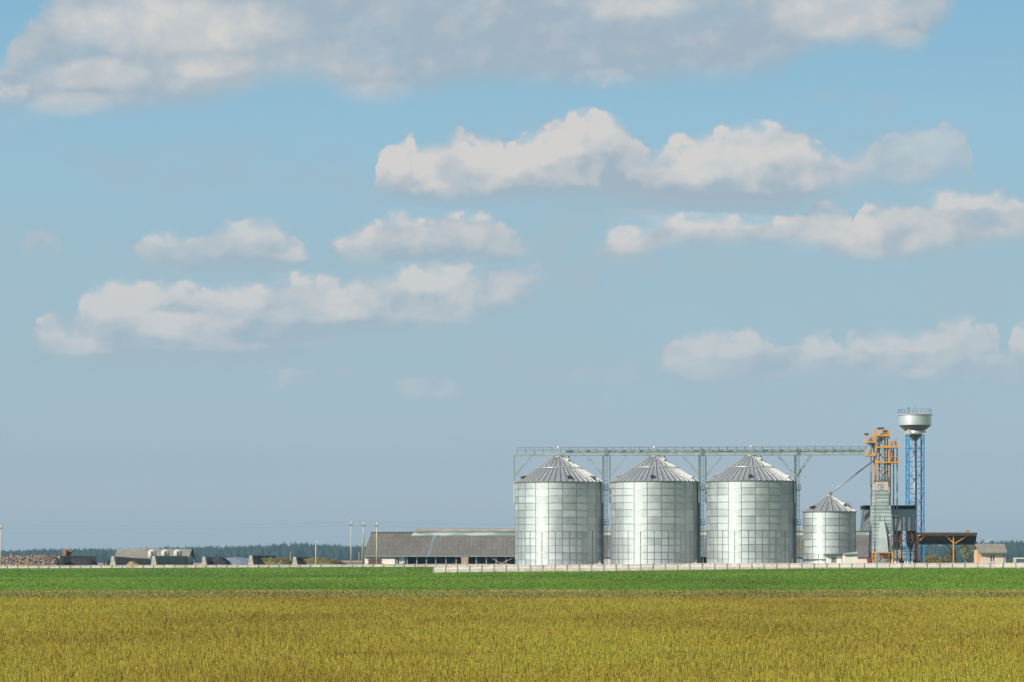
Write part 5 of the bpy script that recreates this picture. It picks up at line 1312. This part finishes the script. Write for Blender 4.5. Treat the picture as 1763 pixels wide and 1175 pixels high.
def tyre(x, y, z, r=.48, w=.24, tilt=0.0):
    m = MB(); N = 14; prof = [(r * .55, -w * .35), (r * .62, -w / 2), (r * .9, -w / 2), (r, -w * .3), (r, w * .3), (r * .9, w / 2), (r * .62, w / 2), (r * .55, w * .35)]
    vs = []
    for rr, xx in prof:
        for i in range(N):
            a = 2 * math.pi * i / N; vs.append((xx, rr * math.cos(a), rr * math.sin(a)))
    K = len(prof); fs = [(k * N + i, k * N + (i + 1) % N, ((k + 1) % K) * N + (i + 1) % N, ((k + 1) % K) * N + i) for k in range(K) for i in range(N)]
    m.add(vs, fs, .5, True); o = m.build('tyre', M['tyre']); o.location = (x, y, z); o.rotation_euler = (0, tilt, 0)
    return o
t0 = None
for wi, lab in ((4, 'old black tyre hung on the level top of the silage wall'), (5, 'old black tyre hung on the sloping top of the silage wall')):
    x, zt, zf = BP[wi]; n = 10
    for i in range(n):
        f = (i + .5) / n; y = 602.5 + 56 * f; z = zt + (zf - zt) * f - .30 + random.uniform(-.08, .06)
        if t0 is None: t0 = tyre(x + .42, y, z, tilt=-.2); o = t0
        else: o = t0.copy(); COL.objects.link(o); o.location = (x + .42, y, z)
        o.rotation_euler = (random.uniform(-3, 3), -.2 + random.uniform(-.15, .15), random.uniform(-.3, .3))
        tag(o, lab, 'tyre', 'tyres along the silage walls')

# rusty open bin standing on the first wall
def skip():
    Y = 612.0; root = thing('rusty_skip', P(115, 957.5, Y), 'rusty open steel skip tipped up above the first silage wall', 'skip')
    q = lambda px, py, dy_: P(px, py, Y + dy_)
    m = MB()
    def sh(pts, d): m.prism([P(px, py, Y) for px, py in pts], d)
    m.prism([q(106.5, 957.4, 0), q(114, 957.4, 0), q(114.3, 948.5, 0), q(111.5, 946.2, 0), q(107, 947.5, 0)], (0, 1.8, 0))
    m.prism([q(114.4, 946.0, 0), q(118.5, 945.8, 0), q(124.6, 949.2, 0), q(122.5, 951.0, 0), q(118, 949.2, 0), q(114.6, 948.3, 0)], (0, 1.8, 0))
    m.build('shell', M['rust_light'], root)
    MB().prism([q(114.2, 957.3, .3), q(119.2, 957.3, .3), q(122.3, 951.2, .3), q(118, 949.5, .3), q(114.6, 948.7, .3)], (0, 1.4, 0)).build('inside', M['dark'], root)  # solid black block paints the shade of the open side
    MB().box(PX(107, Y), PX(119, Y), Y + .3, Y + 1.5, 1.0, PZ(957.45, Y)).build('stand', M['dark_steel'], root)
skip()

# heap of split wood, far left
def wood_heap():
    Y0 = 596.0
    top = [(-40, 962), (-8, 961), (0, 960.5), (15, 960), (40, 959), (60, 958.5), (75, 957.8), (85, 957.5), (92, 958.5), (96, 964), (99, 975)]
    tf = lambda px: float(np.interp(px, [a for a, _ in top], [b for _, b in top]))
    m = MB(); n = 40; sec = []
    for i in range(n):
        px = -38 + (97 + 38) * i / (n - 1); x = PX(px, Y0); z = PZ(tf(px), Y0) - .12
        sec.append([(x, Y0 - .6, 1.0), (x, Y0 + .6, z), (x, Y0 + 4.5, z), (x, Y0 + 6.5, 1.0)])
    m.add([p for s in sec for p in s], [(4 * i + j, 4 * i + j + 1, 4 * i + 5 + j, 4 * i + 4 + j) for i in range(n - 1) for j in range(3)], .08)
    for i in range(1500):
        px = random.uniform(-38, 97); f = random.random()
        zt = PZ(tf(px), Y0); x = PX(px, Y0)
        if f < .75: u = random.random(); y = Y0 - .75 + 1.25 * u; z = 1.3 + (zt - 1.3) * u
        else: y = Y0 + random.uniform(.5, 4.2); z = zt + random.uniform(-.1, .06)
        a = random.gauss(.25, .45); L = random.uniform(.35, .85); r = random.uniform(.05, .11)
        d = Vector((math.cos(a), random.uniform(-.5, .5), math.sin(a))).normalized() * L / 2
        c = Vector((x, y, z)); m.tube(c - d, c + d, r, 5, tint=random.random() ** 1.3)
    o = m.build('wood_heap', M['logs']); tag(o, 'long heap of split brown logs behind the fence at the far left', 'wood heap', kind='stuff')
    Y = 597.5
    m = MB().box(PX(17.5, Y), PX(20.5, Y), Y, Y + .4, 1.5, PZ(953.2, Y)).build('brick_stub', M['pinkbrick']); tag(m, 'short brick stub rising out of the wood heap', 'brick stub')
wood_heap()

# small barn with tan roof, its feed bins, and low buildings further off
def small_barn():
    Y = 700.0; D = 12.6; zg = 1.1
    x0, x1 = PX(196, Y), PX(325.5, Y); ze = 3.15; zr = PZ(946.6, Y + D / 2)
    root = thing('small_barn', (x0, Y, zg), 'barn with long tan roof and dark edged gable behind the silage walls', 'barn')
    MB().box(x0 + .3, x1 - .3, Y + .5, Y + .75, zg - .3, ze - .1).box(x0 + .3, x1 - .3, Y + D - .75, Y + D - .5, zg - .3, ze - .1).build('wall', M['concrete'], root)
    for xx in (x0 + .3, x1 - .55): MB().prism([(xx, Y + .76, zg - .3), (xx, Y + D - .76, zg - .3), (xx, Y + D - .76, ze), (xx, Y + D / 2, zr - .2), (xx, Y + .76, ze)], (.25, 0, 0)).build('gable_wall', M['concrete'], root)
    m = MB(); t = .14
    for s0, s1, z0, z1 in ((0, D / 2, ze - .15, zr), (D / 2, D, zr, ze - .15)):
        m.hexa([(x0, Y + s0, z0), (x1, Y + s0, z0), (x1, Y + s1, z1), (x0, Y + s1, z1), (x0, Y + s0, z0 + t), (x1, Y + s0, z0 + t), (x1, Y + s1, z1 + t), (x0, Y + s1, z1 + t)])
    rf = m.build('roof', M['roof_tan'], root)
    m = MB()
    for s0, s1, z0, z1 in ((-.1, D / 2, ze - .35, zr - .1), (D / 2, D + .1, zr - .1, ze - .35)):
        m.hexa([(x1 + .004, Y + s0, z0), (x1 + .12, Y + s0, z0), (x1 + .12, Y + s1, z1), (x1 + .004, Y + s1, z1), (x1 + .004, Y + s0, z0 + .45), (x1 + .12, Y + s0, z0 + .45), (x1 + .12, Y + s1, z1 + .3), (x1 + .004, Y + s1, z1 + .3)])
    m.build('barge_board', M['dark'], rf)  # near-black board puts the shaded right eave into its colour
    MB().box(x1 - .29, x1 - .2, Y + D * .62, Y + D * .62 + 2.6, zg, 2.35).build('door', M['dark'], root)
    MB().box(PX(248.5, 706), PX(252, 706), 706, 706.6, zr - .4, PZ(941.5, 706)).build('chimney', M['pinkbrick'], root)
small_barn()
def feed_bin(px, pyb, label):
    Y = 690.0; k = Y / F; x = PX(px, Y); r = 7.4 * k; Z = lambda py: PZ(py, Y)
    root = thing('feed_bin', (x, Y, 1.2), label, 'feed bin', 'white feed bins in front of the tan roof')
    b = MB().lathe([(r, Z(pyb)), (r, Z(950.5)), (r * .55, Z(947.4)), (r * .2, Z(946.0))], (x, Y), 32); b.build('body', M['bin_white'], root)
    MB().lathe([(r * .25, Z(pyb + 8)), (r * .98, Z(pyb) - .01)], (x, Y), 32).build('hopper', M['bin_white'], root)
    m = MB().box(x - .12, x + .10, Y - r - .12, Y - r + .05, Z(pyb - 1), Z(949.5)); m.build('ladder', M['dark_steel'], root)
    for sx in (-1, 1):
        for sy in (-1, 1): MB().bar((x + sx * r * .7, Y + sy * r * .7, 1.0), (x + sx * r * .7, Y + sy * r * .7, Z(pyb)), .14).build('leg', M['concrete'], root)
feed_bin(262, 963, 'white feed bin hanging lowest, left of the streaked silage wall')
feed_bin(284.8, 960, 'white feed bin in the middle, between two others above the silage wall')
feed_bin(306.2, 960, 'white feed bin closest to the dark edged gable')
def far_shed(a, b, yt, label, Y=950.0):
    x0, x1 = PX(a, Y), PX(b, Y); root = thing('low_shed', (x0, Y, 1.0), label, 'shed')
    MB().box(x0, x1, Y, Y + 8, -.5, PZ(yt + 3.6, Y)).build('wall', M['white'], root)
    MB().prism([(x0 - .4, Y - .5, PZ(yt + 3.4, Y)), (x0 - .4, Y + 4, PZ(yt, Y)), (x0 - .4, Y + 8.5, PZ(yt + 3.4, Y))], (x1 - x0 + .8, 0, 0)).build('roof', M['pinkbrick'], root)
far_shed(150, 347, 969.6, 'far low shed with pinkish roof, glimpsed between the left silage walls')
far_shed(474, 624, 965.6, 'far low shed with pinkish roof by the utility poles')
def barrel():
    Y = 640.0; x = PX(179, Y); root = thing('barrel', (x, Y, 1.1), 'dark standing tank with pointed lid right of the first silage wall', 'tank')
    MB().lathe([(.22, 1.0), (.22, PZ(969.5, Y))], (x, Y), 14).build('body', M['dark_steel'], root)
    MB().lathe([(.24, PZ(969.5, Y) + .003), (.03, PZ(967.5, Y))], (x, Y), 14).build('lid', M['dark_steel'], root)
barrel()

# ================================================================== POLES
def pole(px, top, Y, label, strut=False, r=.115, arms=True, base=978):
    x = PX(px, Y); zt = PZ(top, Y); zg = 0.9
    root = thing('utility_pole', (x, Y, zg), label, 'utility pole', 'concrete utility poles')
    MB().tube((x, Y, zg), (x, Y, zt), r * 1.15, 10, r2=r * .8).build('shaft', M['pole'], root)
    if arms:
        za = zt - (.9 if r > .1 else .6)
        a = MB().bar((x - .28, Y - r - .05, za), (x + .28, Y - r - .05, za), .08, .10).bar((x - .06, Y - .05, zt - .02), (x - .06, Y - .05, zt + .22), .07); ar = a.build('crossarm', M['dark_steel'], root)
        for s in (-.24, .24, ): MB().tube((x + s, Y - r - .05, za + .055), (x + s, Y - r - .05, za + .22), .06, 8).build('insulator', M['ceramic'], ar)
    if strut: MB().tube((x - .42, Y - .3, zg), (x - .05, Y, zt - 2.2), .11, 8).build('strut', M['wood'], root)
pole(1.6, 902, 585, 'pale utility pole standing at the very left edge')
pole(604.6, 896.5, 590, 'leftmost pale utility pole of the three beside the long barn')
pole(626.3, 897.5, 600, 'utility pole with a leaning strut, at the left corner of the long barn', True)
pole(648.6, 898, 590, 'pale utility pole standing in front of the maroon barn doors')
def lamp_post(px, top, Y, label, arm):
    x = PX(px, Y); zt = PZ(top, Y); root = thing('lamp_post', (x, Y, 1.0), label, 'lamp post')
    MB().tube((x, Y, .9), (x, Y, zt), .075, 8, r2=.055).build('pole', M['white'], root)
    pts = [(px, top)] + arm
    m = MB()
    for a, b in zip(pts, pts[1:]): m.tube(P(a[0], a[1], Y), P(b[0], b[1], Y), .045, 6)
    m.build('arm', M['white'], root)
    e = arm[-1]; q = Vector(P(e[0], e[1], Y)); pr = Vector(P(pts[-2][0], pts[-2][1], Y)); d = (q - pr).normalized()
    MB().bar(q, q + d * .45, .16, .10).build('lamp_head', M['concrete'], root)
lamp_post(543.8, 936.5, 590, 'slim pale lamp post standing before the sloping silage wall', [(544.2, 934), (546.5, 932.3)])
lamp_post(1691.5, 940, 498, 'white street lamp with a rising arm in front of the small peach house', [(1692.5, 937), (1696, 934), (1702, 930)])
for px, t, Y, lab in ((500, 952, 640, 'thin yellowish post left of the sloping silage wall'), (618.2, 952, 620, 'short thin post between two utility poles')):
    x = PX(px, Y); m = MB().tube((x, Y, .9), (x, Y, PZ(t, Y)), .075, 8).box(x - .12, x + .12, Y - .1, Y + .1, PZ(t, Y) + .003, PZ(t, Y) + .08); tag(m.build('post', M['wood']), lab, 'post')
def wires():
    for (a, b, lab) in (((1.6, 904.5, 585), (604.6, 899.5, 590), 'thin upper wire sagging across the left sky between poles'), ((1.6, 909.5, 585), (604.6, 905, 590), 'thin lower wire sagging across the left sky between poles'),
                        ((604.6, 897, 590), (1060, 903, 620), 'thin upper wire running right over the long barn roof'), ((604.6, 905, 590), (1060, 909, 620), 'thin lower wire running right over the long barn roof')):
        A, B = Vector(P(*a)), Vector(P(*b)); m = MB(); n = 24; q = []
        for i in range(n + 1):
            f = i / n; p = A.lerp(B, f); p.z -= .35 * 4 * f * (1 - f); q.append(p)
        for c, d in zip(q, q[1:]): m.tube(c, d, .007, 4, cap=False)
        tag(m.build('power_line', M['dark_steel']), lab, 'wire', 'overhead wires')
wires()

# ================================================================== TREES AND SHRUBS
def tree(name, px, base_y, top_y, wpx, Y, mat, label, cat, nl=1400, shape='round', leaf=.16, trunk=True, lobes=6, group=None):
    k = Y / F; x = PX(px, Y); z0 = 1.1; zt = PZ(top_y, Y); H = zt - z0; R = wpx * k / 2
    root = thing(name, (x, Y, z0), label, cat, group)
    t = MB()
    def limb(a, b, r0, r1): t.tube(a, b, r0, 7, r2=r1)
    top = (x + random.uniform(-.1, .1), Y, z0 + H * .75)
    limb((x, Y, z0 - .3), (x, Y, z0 + H * .35), .05 * H ** .7 + .02, .035 * H ** .7 + .015); limb((x, Y, z0 + H * .35), top, .035 * H ** .7 + .01, .02)
    cs = []
    for i in range(lobes):
        a = 2 * math.pi * (i + random.random() * .6) / lobes; f = random.uniform(.35, .92)
        rr = R * random.uniform(.25, .72) * (1.15 - f * .7)
        c = (x + math.cos(a) * rr, Y + math.sin(a) * rr, z0 + H * f); cs.append((c, R * random.uniform(.32, .55), H * random.uniform(.12, .2)))
        limb((x, Y, z0 + H * f * .5), c, .035, .012)
    cs.append(((x, Y, z0 + H * .88), R * .35, H * .13))
    t.build('trunk', M['bark'], root)
    vs, ts = [], []
    per = nl // len(cs)
    for c, rh, rv in cs:
        d = rng.normal(0, 1, (per, 3)); d /= np.linalg.norm(d, axis=1)[:, None]; rad = rng.uniform(.45, 1.08, per) ** .7
        p = np.array(c) + d * rad[:, None] * np.array([rh, rh, rv])
        v, tt = leaves(p[:, :2], p[:, 2], -.03, .03, leaf, 1, .02, np.full(per, rng.uniform(.3, .7)), .2); vs.append(v); ts.append(tt)
    o = np_mesh('crown', np.concatenate(vs), 4, np.concatenate(ts), M[mat], root, off=(x, Y, z0))
    return root
tree('willow_tree', 1664, 968, 934.5, 36, 548, 'willow', 'grey green willow with drooping crown behind the canopy', 'tree', 2600, leaf=.22, lobes=13)
tree('bushy_tree', 1641, 968, 946, 26, 552, 'brownleaf', 'brownish bushy tree left of the grey green willow', 'tree', 1500, leaf=.2, lobes=8)
tree('birch_tree', 1677.5, 968, 940, 12, 541, 'willow', 'slim pale tree between the willow and the small house', 'tree', 700, leaf=.18, lobes=6)
for px, ty, w, lab in ((1596, 957.5, 16, 'golden shrub nearest the foot of the water tower'), (1609, 956.5, 20, 'golden shrub with highest crown, second from the water tower'), (1620, 959.5, 16, 'golden shrub low between two others under the canopy'), (1630, 956.5, 14, 'golden shrub touching the brownish bushy tree')):
    tree('golden_shrub', px, 968, ty, w, 560, 'gold', lab, 'shrub', 1100, leaf=.24, lobes=8, group='golden shrubs under the canopy')
tree('shrub', 187, 974, 964.5, 9, 610, 'green', 'small green shrub left of the second silage wall', 'shrub', 300, leaf=.2, lobes=4)
tree('shrub', 1738, 974, 963.5, 12, 512, 'gold', 'sparse shrub between the small house and the gate frame', 'shrub', 260, leaf=.16, lobes=4)
tree('shrub', 1682, 974, 958, 7, 512, 'brownleaf', 'small brown shrub against the peach side of the house', 'shrub', 260, leaf=.14, lobes=4)

# weeds in front of the fences
def weeds():
    Y = rng.uniform(0, 1, 900); px = 745 + Y * 1030; yf = 497.0 - (px - 745) / 1018 * 19.0 - rng.uniform(.1, 1.2, 900)
    X = (px - CX) * yf / F; Pp = np.stack([X, yf], 1)
    v, t = blades(Pp, ground(X, yf), .16, .4, .06, .12, 5, .3, rng.uniform(.2, .7, 900), .15)
    px = rng.uniform(-60, 745, 900); yf = np.full(900, 578.0) - rng.uniform(.1, 1.2, 900); X2 = (px - CX) * yf / F
    v2, t2 = blades(np.stack([X2, yf], 1), ground(X2, yf), .08, .4, .06, .1, 4, .3, rng.uniform(.2, .7, 900), .15)
    o = np_mesh('fence_weeds', np.concatenate([v, v2]), 4, np.concatenate([t, t2]), M['grass']); tag(o, 'tufts of taller grass at the foot of the panel fences', 'weeds', kind='stuff')
weeds()

# ================================================================== HAZE
def haze():
    m = bpy.data.materials.new('haze_air'); m.use_nodes = True; t = m.node_tree; t.nodes.clear()
    o = t.nodes.new('ShaderNodeOutputMaterial'); v = t.nodes.new('ShaderNodeVolumePrincipled')
    v.inputs['Color'].default_value = (0.52, 0.80, 1.0, 1); v.inputs['Density'].default_value = 1.15e-4; v.inputs['Anisotropy'].default_value = 0.2
    t.links.new(v.outputs[0], o.inputs['Volume'])
    h = MB().box(-1500, 1500, -400, 4200, -7, 34).build('haze', m); h['kind'] = 'stuff'
haze()
